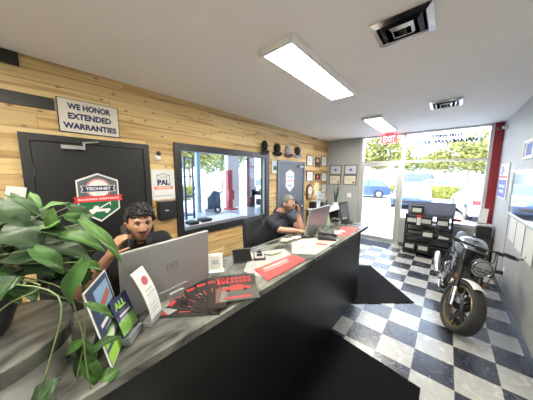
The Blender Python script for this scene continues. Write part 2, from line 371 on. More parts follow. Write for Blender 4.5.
# ================================================================ CEILING FIXTURES
DIFF = mat('lit_diffuser', (.9, .88, .75), .5, emit=(1, .95, .82, PANEL))
def ceiling_light(x0, x1, y0, y1, label):
    t = thing('ceiling_light', label, 'ceiling light', ((x0 + x1) / 2, (y0 + y1) / 2, H), 0, 'long ceiling light panels')
    hx, hy = (x1 - x0) / 2, (y1 - y0) / 2; w = .036
    b = B()
    for (a, c, d, e) in ((-hx, -hx + w, -hy, hy), (hx - w, hx, -hy, hy), (-hx + w, hx - w, -hy, -hy + w), (-hx + w, hx - w, hy - w, hy)): b.bx(a, c, d, e, -.05, 0)
    b.build('frame', WHITE, t, bevel=.003)
    B().bx(-hx + w, hx - w, -hy + w, hy - w, -.038, -.03).build('diffuser', DIFF, t)
    return t
ceiling_light(-1.46, -1.12, -1.76, -.36, 'long lit ceiling panel directly above the counter, the nearer one')
ceiling_light(-1.46, -1.12, .93, 2.33, 'smaller-looking lit ceiling panel further off, just before the exit sign')
ceiling_light(-1.46, -1.12, -4.5, -3.1, 'unseen ceiling panel added behind the camera to light the room')  # added out of view to brighten the room
ceiling_light(-.2, .14, -4.9, -3.5, 'second unseen ceiling panel added for light behind the camera, by the right wall')  # another unseen panel, added for more room light
VM = mat('glossy_black_vent', (.03, .03, .035), .12, .7, var=.1)
def vent(x, y, label, sx=.35, sy=.32):
    t = thing('ceiling_vent', label, 'ceiling vent', (x, y, H), 0, 'stepped ceiling vents')
    B().bx(-sx / 2 + .02, sx / 2 - .02, -sy / 2 + .02, sy / 2 - .02, -.004, 0).build('backing', VM, t)
    for i, k in enumerate((1.0, .74, .5, .27)):
        hx, hy = sx / 2 * k, sy / 2 * k; w = .034; z0 = -.004; z1 = -.03 - .006 * i
        def loop(a, c, z): return [Vector((-a, -c, z)), Vector((a, -c, z)), Vector((a, c, z)), Vector((-a, c, z))]
        B().rings([loop(hx, hy, z0), loop(hx, hy, z0 - .006), loop(hx - w, hy - w, z1 + .0), loop(hx - w - .003, hy - w - .003, z1 + .004)], cap=False).build('louvre', VM if i % 2 else STEEL, t, solid=.002)
    return t
vent(-.51, -1.31, 'black and chrome stepped air vent in the ceiling at top right')
vent(-.30, 0.9, 'dark ceiling vent beside the storefront glass', .36, .40)

# exit sign
t = thing('exit_sign', 'red lit EXIT sign hanging from the ceiling above the glass door', 'exit sign', (-1.385, 2.93, H))
B().box((0, 0, -.012), (.16, .06, .022)).build('canopy', mat('grey_sign_case', (.25, .25, .26), .5), t)
B().box((0, 0, -.125), (.335, .035, .2)).build('case', mat('red_sign_face', (.55, .03, .05), .4, emit=(1, .04, .06, .55)), t, bevel=.006)
text('EXIT', .16, t, 0, -.0185, -.125, mat('glowing_letters', (.95, .3, .3), .4, emit=(1, .35, .35, 1.2)), width=.27, height=.14, bold=.002)

# ================================================================ COUNTER
TOPZ = 1.065
t = thing('reception_counter', 'long reception counter with grey stone-look top and black front', 'counter', (0, 0, 0))
poly = [(-1.03, -3.12), (-1.01, .10), (-1.22, .24), (-1.40, .34), (-1.63, .34), (-1.63, -3.12)]
B().prism(poly, 'z', TOPZ - .042, TOPZ).build('countertop', LAM, t, bevel=.003)
poly = [(-1.07, -3.10), (-1.07, -.03), (-1.34, .17), (-1.56, .17), (-1.56, -3.10)]
B().prism(poly, 'z', .0, TOPZ - .043).build('front_panel', mat('black_laminate', (.009, .009, .009), .36, var=.15, scale=3), t, bevel=.003)
t = thing('round_pedestal', 'round white pedestal with grey stone-look top, under the potted plant', 'pedestal', (-1.355, -3.29, 0))
B().lathe((0, 0, 0), [(.215, 0), (.22, .6), (.236, 1.165)], 64).build('column', mat('off_white_laminate', (.46, .46, .43), .45, var=.03), t, smooth=True)
B().lathe((0, 0, 0), [(.246, 1.166), (.25, 1.17), (.25, 1.222), (.246, 1.226)], 64).build('top', LAM, t, smooth=True)

# ================================================================ FLOOR MATS
MT = mat_ribbed('black_rubber_mat', (.005, .005, .006))
o = B().prism([(-1.068, -.96), (-.215, -1.085), (-.22, -2.6), (-1.068, -2.6)], 'z', .001, .011).build('floor_mat', MT); tag(o, 'ribbed black rubber mat on the checkered floor along the counter front, nearest', 'mat', 'black floor mats')
o = B().prism([(-1.055, -.27), (-.405, .33), (-1.225, 1.235), (-1.80, .70)], 'z', .001, .011).build('floor_mat', mat('plain_black_mat', (.010, .010, .012), .9, var=.2, scale=60, spec=.15)); tag(o, 'plain black mat laid askew at the end of the counter', 'mat', 'black floor mats')
o = B().prism([(-2.02, 2.58), (-1.17, 2.58), (-1.17, 2.97), (-2.02, 2.97)], 'z', .001, .012).build('floor_mat', mat('blue_grey_mat', (.05, .055, .075), .9, var=.2, scale=60)); tag(o, 'blue-grey entry mat just inside the glass door', 'mat', 'black floor mats')

# ================================================================ LEFT WALL ITEMS (local x -> +Y, viewer on -y side)
LW = PI / 2
def lw(name, label, cat, y, z, group=None): return thing(name, label, cat, (XL, y, z), LW, group)
t = lw('warranty_sign', 'white sign reading WE HONOR EXTENDED WARRANTIES above the black door', 'sign', -2.638, 2.37)
B().box((0, -.009, 0), (.49, .014, .325)).build('frame', NAVY, t, bevel=.003)
B().box((0, -.012, 0), (.475, .014, .31)).build('panel', CREAM, t)
for s_, z, w in (('WE HONOR', .092, .345), ('EXTENDED', 0, .345), ('WARRANTIES', -.094, .43)): text(s_, .085, t, 0, -.0198, z, NAVY, width=w, height=.06, bold=.004)

t = thing('technet_sign', 'hexagonal roadside assistance sign with tow truck on the black door', 'sign', (XL + .022, -2.63, 1.545), LW)
def hexa(k, kz=1.0): return [(0, .265 * k), (.18 * k, .19 * k), (.18 * k, -.135 * k), (0, -.265 * k), (-.18 * k, -.135 * k), (-.18 * k, .19 * k)]
B().prism(hexa(1), 'y', -.008, 0).build('border', PAPER, t)
B().prism(hexa(.93), 'y', -.0095, -.002).build('panel', mat('dark_grey_ink', (.10, .11, .11), .5), t)
B().prism([(.167, .01), (.167, -.125), (0, -.246), (-.167, -.125), (-.167, .01)], 'y', -.011, -.009).build('green_field', GREENI, t)
B().lathe((0, -.0115, .10), [(.105, -.001), (.105, .001)], 40, 'y').build('white_disc', PAPER, t)
B().torus((0, -.0125, .10), .097, .005, 'y', 40, 6, .3).build('red_ring', RED, t)
B().prism([(-.15, .065), (.15, .065), (.135, .10), (.15, .135), (-.15, .135), (-.135, .10)], 'y', -.0145, -.0125).build('name_plate', PAPER, t)
B().prism([(-.14, .07), (.14, .07), (.127, .10), (.14, .13), (-.14, .13), (-.127, .10)], 'y', -.0155, -.0135).build('name_field', NAVY, t)
text('TECHNET', .05, t, 0, -.0162, .1, PAPER, width=.215, height=.032, bold=.002)
B().prism([(-.21, -.04), (.21, -.04), (.20, -.01), (.21, .02), (-.21, .02), (-.20, -.01)], 'y', -.0155, -.011).build('red_banner', RED, t)
text('ROADSIDE ASSISTANCE', .03, t, 0, -.0162, -.01, PAPER, width=.35, height=.02, bold=.001)
b = B(); b.prism([(-.10, -.15), (-.10, -.125), (-.065, -.115), (-.05, -.085), (-.015, -.085), (-.01, -.12), (.085, -.125), (.09, -.15)], 'y', -.0125, -.011)
b.prism([(-.005, -.12), (.085, -.065), (.09, -.09), (.097, -.09), (.095, -.05), (.08, -.055), (-.01, -.108)], 'y', -.0125, -.011)
b.lathe((-.065, -.0118, -.155), [(.018, -.0008), (.018, .0008)], 16, 'y'); b.lathe((.055, -.0118, -.155), [(.018, -.0008), (.018, .0008)], 16, 'y')
b.build('tow_truck_emblem', PAPER, t)

t = lw('certified_poster', 'white REPAIR PAL CERTIFIED poster between black door and window', 'poster', -1.935, 1.665)
B().box((0, -.003, 0), (.30, .004, .40)).build('sheet', PAPER, t)
b = B(); b.prism([(-.085, .13), (-.04, .13), (0, .15), (.04, .13), (.085, .13), (.085, .12), (.04, .122), (0, .142), (-.04, .122), (-.085, .12)], 'y', -.0065, -.005); b.box((-.082, -.0058, .03), (.006, .0012, .19)); b.box((.082, -.0058, .03), (.006, .0012, .19)); b.build('shield_outline', NAVY, t)
text('REPAIR', .04, t, 0, -.0062, .095, GREYI, width=.13, height=.026, bold=.0005)
text('PAL', .09, t, 0, -.0062, .03, NAVY, width=.15, height=.075, bold=.005)
B().box((0, -.006, -.045), (.24, .002, .04)).build('orange_band', ORANGE, t); text('CERTIFIED', .03, t, 0, -.0075, -.045, PAPER, width=.2, height=.024, bold=.001)
B().box((0, -.006, -.15), (.23, .001, .012)).build('printed_line', GREYI, t)
t = lw('wall_box', 'black metal box with a small handle, on the wall below the poster', 'box', -1.93, 1.325)
B().box((0, -.045, 0), (.225, .09, .25)).build('case', BLKM, t, bevel=.005)
B().box((0, -.092, .005), (.20, .006, .225)).build('lid', BLKP, t, bevel=.002)
B().box((-.02, -.1, .0), (.05, .012, .012)).build('handle', GREYI, t, bevel=.003)
t = lw('wall_camera', 'small white round camera with black lens above the poster', 'camera', -2.0, 2.03)
B().lathe((0, -.012, -.02), [(.0, .012), (.035, .012), (.035, -.0), (.0, -.004)], 20, 'y').build('base', WHITE, t, smooth=True)
B().sph((0, -.045, -.025), .033, 2).build('ball', WHITE, t, smooth='all'); B().sph((0, -.06, .035), .03, 2, (1, .8, 1)).build('lens', BLKP, t, smooth='all')
B().cyl((0, -.04, 0), (0, -.052, .03), .012).build('neck', WHITE, t)
t = thing('notice_sheet', 'tilted white notice sheet at the left edge, beside the black door', 'paper', (XL + .05, -3.215, 1.56), LW)
B().box((0, -.003, 0), (.115, .002, .26), (0, .18, 0)).build('sheet', PAPER, t)
for k in range(5): B().box((.008 - .006 * k, -.0045, .07 - .022 * k), (.075, .0006, .005), (0, .18, 0)).build('printed_line', GREYI, t)

def frame(rot, x, y, z, w, h, label, name='framed_certificate', cat='picture frame', group='framed certificates', mf=None, mp=None, bt=.016, art=None):
    t = thing(name, label, cat, (x, y, z), rot, group); mf = mf or BLKP; mp = mp or PAPER
    b = B(); b.bx(-w / 2, -w / 2 + bt, -.018, 0, -h / 2, h / 2); b.bx(w / 2 - bt, w / 2, -.018, 0, -h / 2, h / 2); b.bx(-w / 2 + bt, w / 2 - bt, -.018, 0, h / 2 - bt, h / 2); b.bx(-w / 2 + bt, w / 2 - bt, -.018, 0, -h / 2, -h / 2 + bt)
    b.build('frame', mf, t)
    B().bx(-w / 2 + bt, w / 2 - bt, -.008, -.002, -h / 2 + bt, h / 2 - bt).build('sheet', mp, t)
    if art:
        for k, (ax, az, aw, ah, am) in enumerate(art): B().box((ax * w, -.0088 - .0004 * k, az * h), (aw * w, .001, ah * h)).build('print', am, t)
    return t
doc = [(0, .22, .45, .06, GREYI), (0, .08, .55, .03, GREYI), (0, 0, .5, .03, GREYI), (0, -.12, .4, .03, GREYI)]
BRN = mat('brown_ink', (.20, .10, .05), .5); TANI = mat('tan_ink', (.55, .46, .30), .5); LBL = mat('pale_blue_ink', (.45, .58, .75), .5)
frame(LW, XL, .43, 1.975, .255, .31, 'small light wood framed picture between window and grey door', 'framed_picture', mf=mat('light_wood', (.55, .40, .22), .5), bt=.03, art=[(0, .05, .5, .6, LBL), (0, -.1, .45, .3, GREENI)])
FR = 'framed certificates on the wood wall'
frame(LW, XL, 1.925, 2.18, .34, .28, 'black-framed white certificate, top left of the wood wall group', group=FR, art=doc)
frame(LW, XL, 2.37, 2.165, .29, .27, 'dark brown portrait picture, top middle of the wood wall group', 'framed_picture', group=FR, mp=BRN, art=[(0, .05, .4, .45, TANI), (0, -.15, .5, .3, BLACKI)])
frame(LW, XL, 2.775, 2.21, .37, .30, 'black-framed certificate, top right of the wood wall group near the corner', group=FR, art=doc)
frame(LW, XL, 1.945, 1.765, .36, .27, 'black-framed white certificate, middle left of the wood wall group', group=FR, art=doc)
frame(LW, XL, 2.395, 1.75, .28, .17, 'small black picture with red, centre of the wood wall group', 'framed_picture', group=FR, mp=BLACKI, art=[(0, -.05, .45, .5, RED), (0, .1, .2, .3, TANI)])
frame(LW, XL, 2.80, 1.735, .37, .26, 'black-framed certificate, middle right of the wood wall group', group=FR, art=doc)
frame(LW, XL, 2.82, 1.40, .36, .26, 'black-framed certificate, lowest right of the wood wall group', group=FR, art=doc)
t = lw('wall_clock', 'brown wooden wall clock with rounded top below the certificates', 'clock', 1.92, 1.34)
poly = [(-.15, -.17), (-.1, -.21), (.1, -.21), (.15, -.17), (.15, .12), (.11, .17), (.05, .19), (0, .225), (-.05, .19), (-.11, .17), (-.15, .12)]
B().prism(poly, 'y', -.05, 0).build('case', mat('dark_walnut', (.13, .05, .025), .35), t, bevel=.008)
B().lathe((0, -.053, .04), [(.0, -.002), (.105, -.002), (.11, .004)], 32, 'y').build('dial', CREAM, t); b = B(); b.box((.02, -.058, .055), (.06, .002, .008), (0, -.6, 0)); b.box((-.01, -.058, .06), (.008, .002, .05)); b.build('clock_hands', BLACKI, t)
B().box((0, -.053, -.12), (.16, .006, .09)).build('lower_pane', mat('brass_pane', (.5, .36, .16), .3, .4), t)
o = B().bx(XL + .001, XL + .004, 2.24, 2.5, 1.22, 1.58).build('yellowed_sheet', mat('yellowed_paper', (.72, .66, .45), .6)); tag(o, 'tall pale yellow sheet pinned on the wood wall right of the clock', 'paper')
t = lw('blue_poster', 'white and blue poster low on the wood wall near the corner', 'poster', 2.66, 1.17)
B().box((0, -.003, 0), (.56, .004, .30)).build('sheet', PAPER, t); B().box((-.05, -.0058, .02), (.26, .001, .13)).build('print', LBL, t)
# hexagonal sign on grey door
t = thing('technet_sign', 'pale hexagonal shop sticker on the grey door', 'sign', (XL + .022, .98, 1.66), LW)
B().prism([(x * .95, z * 1.0) for x, z in hexa(1)], 'y', -.004, 0).build('panel', mat('frosted_white', (.62, .66, .70), .5), t)
text('TECHNET', .05, t, 0, -.0045, .09, BLUEI, width=.24, height=.035, bold=.001); B().box((0, -.0048, .0), (.30, .001, .03)).build('red_banner', mat('faded_red', (.6, .25, .25), .5), t); B().prism([(-.1, -.14), (-.1, -.11), (-.05, -.08), (0, -.08), (.09, -.11), (.09, -.14)], 'y', -.005, -.004).build('emblem', GREYI, t)

# caps
def cap(y, z, m, mb, label, turn=0.0, low=None):
    t = thing('baseball_cap', label, 'cap', (XL + .02, y, z), (0, 0, LW + turn), 'baseball caps hanging on the wood wall')
    def crown(u, v):
        a = u * 2 * PI; ph = v * PI / 2; r = .083 * math.cos(ph) ** .75; return Vector((r * math.cos(a) * 1.0, -.075 + .098 * math.sin(ph) * -.6 + .06, r * math.sin(a) * 1.25 + .02))
    b = B(); b.grid(crown, 24, 10); b.build('crown', m, t, smooth='all', solid=.003)
    def brim(u, v):
        a = (u - .5) * 2.2; r = .075 + .075 * v; return Vector((math.sin(a) * r * .95, -.02 - .035 * v + .02 * (1 - math.cos(a)), -.02 - math.cos(a) * r * .92))
    b = B(); b.grid(brim, 14, 5); b.build('brim', mb, t, smooth='all', solid=.004)
    B().sph((0, -.076, .02), .008, 1).build('button', mb, t)
    B().cyl((0, .018, .10), (0, -.03, .105), .005, n=8).build('peg', BLKM, t)
    return t
cap(.05, 2.36, BLKF, BLKF, 'black baseball cap with white logo, leftmost of the four caps')
cap(.47, 2.35, BLKF, BLKF, 'plain black baseball cap, second from the left of the four', -.5)
cap(.87, 2.345, mat('pale_grey_fabric', (.42, .42, .47), .9), mat('maroon_fabric', (.09, .03, .06), .9), 'light grey cap with dark maroon brim, third of the four', -.5)
cap(1.27, 2.36, mat('dark_navy_fabric', (.014, .016, .026), .9), mat('grey_fabric', (.30, .32, .36), .9), 'dark navy cap with grey brim, rightmost above the grey door', -.3)

# ================================================================ FAR WALL
FW = 'framed certificates on the grey wall'
STAR = [(0, 0, .2, .22, BLUEI)]; CERT = [(0, .2, .5, .06, TANI), (0, 0, .6, .05, TANI), (.28, -.25, .12, .18, GOLD)]
GP = mat('blue_grey_paper', (.52, .55, .60), .6); YP = mat('ivory_paper', (.66, .63, .52), .6)
frame(0, -2.775, YF, 1.955, .36, .27, 'certificate with blue emblem on the grey wall, upper left of four', group=FW, mp=GP, art=STAR)
frame(0, -2.325, YF, 1.955, .36, .27, 'certificate with blue emblem on the grey wall, upper right of four', group=FW, mp=GP, art=STAR)
frame(0, -2.785, YF, 1.66, .36, .28, 'ivory certificate on the grey wall, lower left of four', group=FW, mp=YP, art=CERT)
frame(0, -2.335, YF, 1.66, .36, .28, 'ivory certificate with gold seal on the grey wall, lower right of four', group=FW, mp=YP, art=CERT)
t = thing('wall_switch', 'white thermostat plate on the grey wall below the certificates', 'switch plate', (-2.33, YF, 1.22))
B().box((0, -.006, 0), (.12, .012, .12)).build('plate', WHITE, t, bevel=.003); B().box((0, -.016, 0), (.05, .01, .05)).build('switch', PAPER, t)
t = thing('red_window_sticker', 'small red sticker strip on the low storefront glass', 'sticker', (.02, YF + .055, .81))
B().box((0, 0, 0), (.17, .002, .06)).build('film', RED, t)

# ================================================================ RIGHT WALL (local x -> -Y)
RW = -PI / 2
t = thing('service_sign', 'tall white sign with blue lower panel on the right wall by the red post', 'sign', (XR, 2.35, 1.71), RW)
B().box((0, -.008, 0), (.74, .014, .60)).build('panel', PAPER, t, bevel=.002)
B().box((-.02, -.0165, -.13), (.64, .003, .30)).build('blue_panel', PURPLE, t); B().box((-.02, -.0165, .07), (.64, .002, .03)).build('red_stripe', RED, t)
B().torus((-.14, -.0165, .18), .065, .016, 'y', 28, 6, .2).build('round_mark', BLUEI, t); B().box((-.03, -.0165, .18), (.12, .003, .03)).build('print', BLUEI, t)
B().box((-.02, -.0185, -.09), (.48, .002, .05)).build('print', LBL, t); B().box((-.02, -.0185, -.18), (.40, .002, .05)).build('print', LBL, t)
t = thing('wall_mirror', 'wide silver-framed mirror panel on the right wall reflecting the storefront', 'mirror', (XR, .85, 1.56), RW)
MIR = mat('mirror_face', (.55, .57, .57), .07, 1.0, var=.01)
B().box((0, -.012, 0), (1.46, .006, .60)).build('mirror', MIR, t)
b = B(); b.bx(-.75, -.73, -.025, 0, -.32, .32); b.bx(.73, .75, -.025, 0, -.32, .32); b.bx(-.73, .73, -.025, 0, .30, .32); b.bx(-.73, .73, -.025, 0, -.32, -.30); b.bx(-.73, .73, -.02, -.008, -.06, -.05); b.build('frame', ALU, t)
for i, (y, z, hh, lab) in enumerate(((1.25, 1.06, .33, 'white sheet hanging under the mirror, closest to the storefront'), (.86, 1.05, .36, 'white sheet hanging under the mirror, middle one'), (.45, 1.04, .38, 'white sheet hanging under the mirror, nearest the frame edge'))):
    t = thing('hanging_sheet', lab, 'paper', (XR, y, z), RW, 'white sheets under the mirror')
    B().box((0, -.006, 0), (.36, .004, hh)).build('sheet', PAPER, t); B().box((0, -.012, hh / 2), (.36, .012, .015)).build('clip_rail', GREYI, t)
    B().box((.183, -.007, -.02), (.006, .006, hh)).build('dark_edge', GREYI, t)
frame(RW, XR, 1.02, 2.13, .46, .24, 'white-framed blue picture high on the right wall', 'framed_picture', group='right wall pictures', mf=WHITE, mp=PAPER, bt=.03, art=[(0, 0, .5, .6, BLUEI)])
t = thing('wall_outlet', 'wall outlet with black plug low on the right wall behind the motorcycle', 'outlet', (XR, 1.42, .38), RW)
B().box((0, -.004, 0), (.08, .008, .12)).build('plate', WHITE, t); B().box((0, -.025, -.02), (.045, .04, .05)).build('plug', BLKP, t)
t = thing('door_sensor', 'small black and white sensor on the right wall near the red post top', 'sensor', (XR, 2.72, 2.68), RW)
B().box((0, -.035, 0), (.05, .07, .05)).build('body', WHITE, t, bevel=.006); B().box((0, -.09, -.01), (.04, .06, .03)).build('head', BLKP, t, bevel=.005)
# vertical panel seam strip on right wall
struct('trim_4', B().bx(XR - .006, XR, 1.60, 1.61, .1, 1.9), mat('seam_grey', (.30, .31, .33), .5))

# ================================================================ BATTERY RACK
t = thing('display_rack', 'black metal display rack under the storefront window', 'rack', (-.445, 2.72, 0))
for x in (-.40, .40):
    for y in (-.17, .17): B().bx(x - .015, x + .015, y - .015, y + .015, 0, .93).build('post', BLKM, t)
for z in (.09, .41, .70): B().bx(-.42, .42, -.19, .19, z - .015, z).build('shelf', BLKM, t)
b = B(); b.bx(-.42, .42, .165, .18, .16, .20); b.bx(-.42, .42, .165, .18, .48, .52); b.build('back_rail', BLKM, t)
b = B(); b.bx(-.41, .43, .10, .115, .93, 1.20); b.build('header_board', mat('slate_blue_board', (.15, .17, .25), .35), t)
b = B(); b.bx(-.41, .43, .098, .117, 1.19, 1.205); b.build('header_edge', mat('blue_edge', (.05, .14, .45), .4), t)
B().bx(-.42, .42, -.19, .19, .915, .93).build('shelf', BLKM, t)
def batt(x, y, z, label):
    t = thing('battery_box', label, 'box', (x, y, z), 0, 'black boxes with pale labels on the rack')
    b = B(); b.bx(-.105, .105, -.08, .08, 0, .17); b.build('case', BLKP, t, bevel=.006)
    b = B(); b.bx(-.11, .11, -.085, .085, .17, .19); b.build('lid', BLKM, t, bevel=.004)
    B().box((0, -.0815, .095), (.165, .004, .09)).build('label_panel', mat('pale_label', (.52, .53, .50), .5), t)
    b = B(); b.tube([(-.09, 0, .19), (-.085, 0, .215), (.085, 0, .215), (.09, 0, .19)], .007, 8); b.build('carry_handle', BLKP, t)
    return t
batt(-.66, 2.66, .931, 'black box with pale label, alone on the rack top')
for x, w in ((-.735, 'left one of three'), (-.475, 'middle one of three'), (-.20, 'right one of three')): batt(x, 2.62, .701, 'black box with pale label, %s on the upper shelf' % w)
for x, w in ((-.43, 'left one of two'), (-.16, 'right one of two')): batt(x, 2.62, .411, 'black box with pale label, %s on the middle shelf' % w)
for x, w in ((-.74, 'left one of two'), (-.49, 'right one of two')): batt(x, 2.62, .091, 'black box with pale label, %s on the bottom shelf' % w)
t = thing('price_tag', 'small red and white tag standing on the rack between upper boxes', 'tag', (-.605, 2.52, .701))
B().box((0, 0, .09), (.07, .004, .18)).build('card', PAPER, t); B().box((0, -.003, .2), (.09, .004, .06)).build('header', RED, t)
# small cabinet with printer in the corner
t = thing('corner_cabinet', 'dark narrow stand in the corner by the red post', 'stand', (.40, 2.62, 0))
B().bx(-.11, .12, -.14, .14, .0, .62).build('body', mat('dark_stand', (.03, .03, .035), .5), t, bevel=.004); B().bx(-.12, .125, -.15, .15, .62, .64).build('top', BLKP, t, bevel=.003)
t = thing('black_case', 'black box-shaped case on the corner stand behind the motorcycle', 'case', (.405, 2.62, .64))
B().bx(-.10, .11, -.12, .12, 0, .20).build('body', BLKP, t, bevel=.012); B().bx(-.10, .11, -.125, .12, .20, .225).build('lid', GREYI, t, bevel=.006); B().box((0, -.125, .1), (.08, .012, .02)).build('latch', BLKM, t)
t = thing('leaflet_holder', 'white leaflet standing upright on the black case by the red post', 'leaflet', (.385, 2.66, .866))
B().box((0, 0, .15), (.12, .006, .30), (-.15, 0.06, 0)).build('sheet', PAPER, t); B().box((0, -.02, .01), (.13, .06, .02)).build('base', mat('clear_acrylic', (.20, .21, .22), .1), t)

# ================================================================ DESK IN THE BACK (by the wood wall)
t = thing('side_desk', 'pale side desk against the wood wall behind the bearded man', 'desk', (-2.72, 2.3, 0))
B().bx(-.30, .32, -.55, .62, .86, .90).build('desk_top', WHITE, t, bevel=.004)
for x in (-.27, .29):
    for y in (-.52, .59): B().bx(x - .02, x + .02, y - .02, y + .02, 0, .86).build('leg', BLKM, t)
B().bx(-.28, .30, .2, .60, .3, .85).build('drawer_unit', BLKP, t, bevel=.004)
rnd = random.Random(5)
cols = [BLKP, PAPER, LBL, mat('pink_ink', (.7, .35, .35), .5), GREYI, TANI, GREENI]
for i in range(7):
    y = 1.84 + i * .12; h = rnd.uniform(.12, .22)
    o = B().bx(-2.98, -2.80, y, y + rnd.uniform(.03, .07), .901, .901 + h).build('binder', cols[i % 7], bevel=.003)
    tag(o, ['black binder', 'white binder', 'pale blue binder', 'pinkish binder', 'grey binder', 'tan binder', 'dark green binder'][i] + ' standing on the pale side desk', 'binder', 'binders on the side desk')
t = thing('snake_plant', 'dark spiky potted plant standing on the side desk by the corner', 'plant', (-2.60, 2.70, .90))
B().lathe((0, 0, 0), [(.06, 0), (.08, .12), (.075, .12), (.07, .1)], 20).build('pot', WHITE, t, smooth=True)
b = B()
for i in range(9):
    a = i * 2.4; rr = .03; hh = rnd.uniform(.3, .62); lean = rnd.uniform(.03, .12); dx, dy = math.cos(a), math.sin(a)
    def lf(u, v, dx=dx, dy=dy, hh=hh, lean=lean): w = .022 * (1 - u ** 3) * (v - .5) * 2; return Vector((dx * (rr + lean * u * u) - dy * w, dy * (rr + lean * u * u) + dx * w, .09 + hh * u))
    b.grid(lf, 8, 2)
b.build('foliage', mat('dark_leaf', (.03, .07, .035), .5), t, smooth='all', solid=.003)
t = thing('green_card', 'pale green card standing on the counter behind the far monitor', 'card', (-1.56, -.16, TOPZ), (0, 0, R(60)))
B().box((0, 0, .09), (.14, .004, .18), (-.2, 0, 0)).build('sheet', mat('pale_green_ink', (.35, .62, .42), .5), t); B().box((0, .03, .01), (.1, .06, .015)).build('base', PAPER, t)
t = thing('coffee_maker', 'small black machine on the pale side desk', 'appliance', (-2.60, 1.95, .901))
B().bx(-.08, .08, -.09, .09, 0, .1).build('body', BLKP, t, bevel=.01); B().bx(-.07, .0, -.08, .08, .1, .19).build('tank', BLKM, t, bevel=.01)

# ================================================================ THINGS ON THE COUNTER
Z = TOPZ
def rect_thing(name, label, cat, x, y, z, yaw, tilt, group=None): return thing(name, label, cat, (x, y, z), (-tilt, 0, yaw), group)
def monitor(x, y, z, yaw, tilt, w, h, label, lip):
    t = rect_thing('desktop_monitor', label, 'monitor', x, y, z, yaw, tilt, 'silver monitors on the counter')
    # local -y is the back of the monitor (faces the customers)
    b = B(); b.box((0, .012, h / 2), (w, .024, h)); b.build('screen_case', SILV, t, bevel=.006, seg=3)
    B().box((0, -.002, h * .10), (w * .34, .008, h * .16)).build('back_cover', SILV, t, bevel=.003, seg=3)
    B().box((0, .0255, h / 2 + .01), (w - .02, .002, h - .05)).build('screen', mat('dark_screen', (.02, .03, .05), .15), t)
    B().box((0, -.005, h + .0), (w + .001, .0, .003)) .build('top_edge', WHITE, t) if False else None
    if lip:
        b = B(); b.torus((0, -.001, h * .56), .032, .0022, 'y', 36, 6); b.build('logo_ring', mat('logo_grey', (.30, .30, .31), .3, .5), t)
        text('hp', .06, t, 0, -.0008, h * .57, MATS['logo_grey'], width=.036, height=.040, shear=.25, name='logo_lettering')
    b = B(); b.box((0, -.03, -.0), (.09, .02, .10)); b.box((0, -.05, z0s(z)), (.22, .16, .008)); b.build('stand', SILV, t, bevel=.004)
    return t
def z0s(z): return TOPZ - z + .006
monitor(-1.365, -2.605, 1.07, 1.684, -.03, .53, .352, 'large silver desktop monitor seen from behind, in front of the young man', True)
monitor(-1.381, -.784, 1.09, 1.57, -.19, .53, .325, 'silver monitor seen from behind, in front of the bearded man', False)
for i, (x, y, a, lab) in enumerate(((-1.27, -2.60, .4, 'black binder clip under the near monitor, left one'), (-1.22, -2.53, .7, 'black binder clip under the near monitor, right one'))):
    t = thing('binder_clip', lab, 'clip', (x + .03, y, Z + .001), a, 'binder clips')
    B().prism([(-.012, 0), (.012, 0), (.002, .035), (-.002, .035)], 'x', -.025, .025).build('body', BLKP, t)
    b = B(); b.tube([(-.012, 0, .03), (-.012, -.01, .06), (0, -.012, .068), (.012, -.01, .06), (.012, 0, .03)], .0022, 6); b.build('wire_handle', STEEL, t)

def stand_sheet(name, label, x, y, yaw, tilt, w, h, m, draw, holder=True, group='leaflets standing on the counter', dz=.006):
    t = rect_thing(name, label, 'leaflet', x, y, Z + dz, yaw, tilt, group)
    B().box((0, 0, h / 2), (w, .003, h)).build('sheet', m, t)
    draw(t, w, h)
    if holder:
        AC = glass_mat('clear_holder', (.92, .95, .96), 2.0) if 'clear_holder' not in MATS else MATS['clear_holder']
        b = B(); b.box((0, -.009, h * .28), (w + .006, .002, h * .56)); b.box((0, .006, h * .5), (w + .006, .002, h)); b.box((0, -.002, -.001), (w + .006, .016, .002)); b.build('acrylic_holder', AC, t)
        if dz > .02: B().box((0, .012, -.020), (w * .9, .05, .034), (tilt, 0, 0)).build('clear_foot', mat('clear_acrylic', (.20, .21, .22), .1), t)
    return t
def pr(t, w, h, items):
    for k, (ax, az, aw, ah, m) in enumerate(items): B().box((ax * w, -.0022 - .0002 * (k % 3), az * h), (aw * w, .0008, ah * h)).build('print', m, t)
SKYI = mat('sky_ink', (.22, .36, .52), .5); TEAL = mat('slate_ink', (.03, .05, .10), .5)
def d1f(t, w, h):
    pr(t, w, h, [(0, .5, .93, .96, TEAL), (.08, .76, .62, .30, SKYI)])
    B().box((.12 * w, -.003, .72 * h), (.42 * w, .0008, .10 * h), (0, -.3, 0)).build('print', mat('brick_ink', (.35, .10, .07), .5), t)
    pr(t, w, h, [(.1, .42, .7, .04, GREYI), (-.1, .50, .5, .05, PAPER)])
    B().box((0, -.0031, .30 * h), (.9 * w, .0008, .13 * h), (0, 0, 0)).build('print', LIME, t)
    B().box((.05 * w, -.0036, .30 * h), (.6 * w, .0008, .07 * h)).build('print', PAPER, t)
    B().box((-.05 * w, -.0031, .10 * h), (.82 * w, .0008, .16 * h)).build('print', LIME, t)
t1 = stand_sheet('large_leaflet', 'tall slate-blue and lime leaflet leaning by the pothos, biggest of the three', -1.165, -2.925, 2.649, .2, .205, .32, PAPER, d1f, False)
B().box((0, .05, .09), (.10, .004, .20), (.45, 0, 0)).build('easel_back', BLKP, t1)
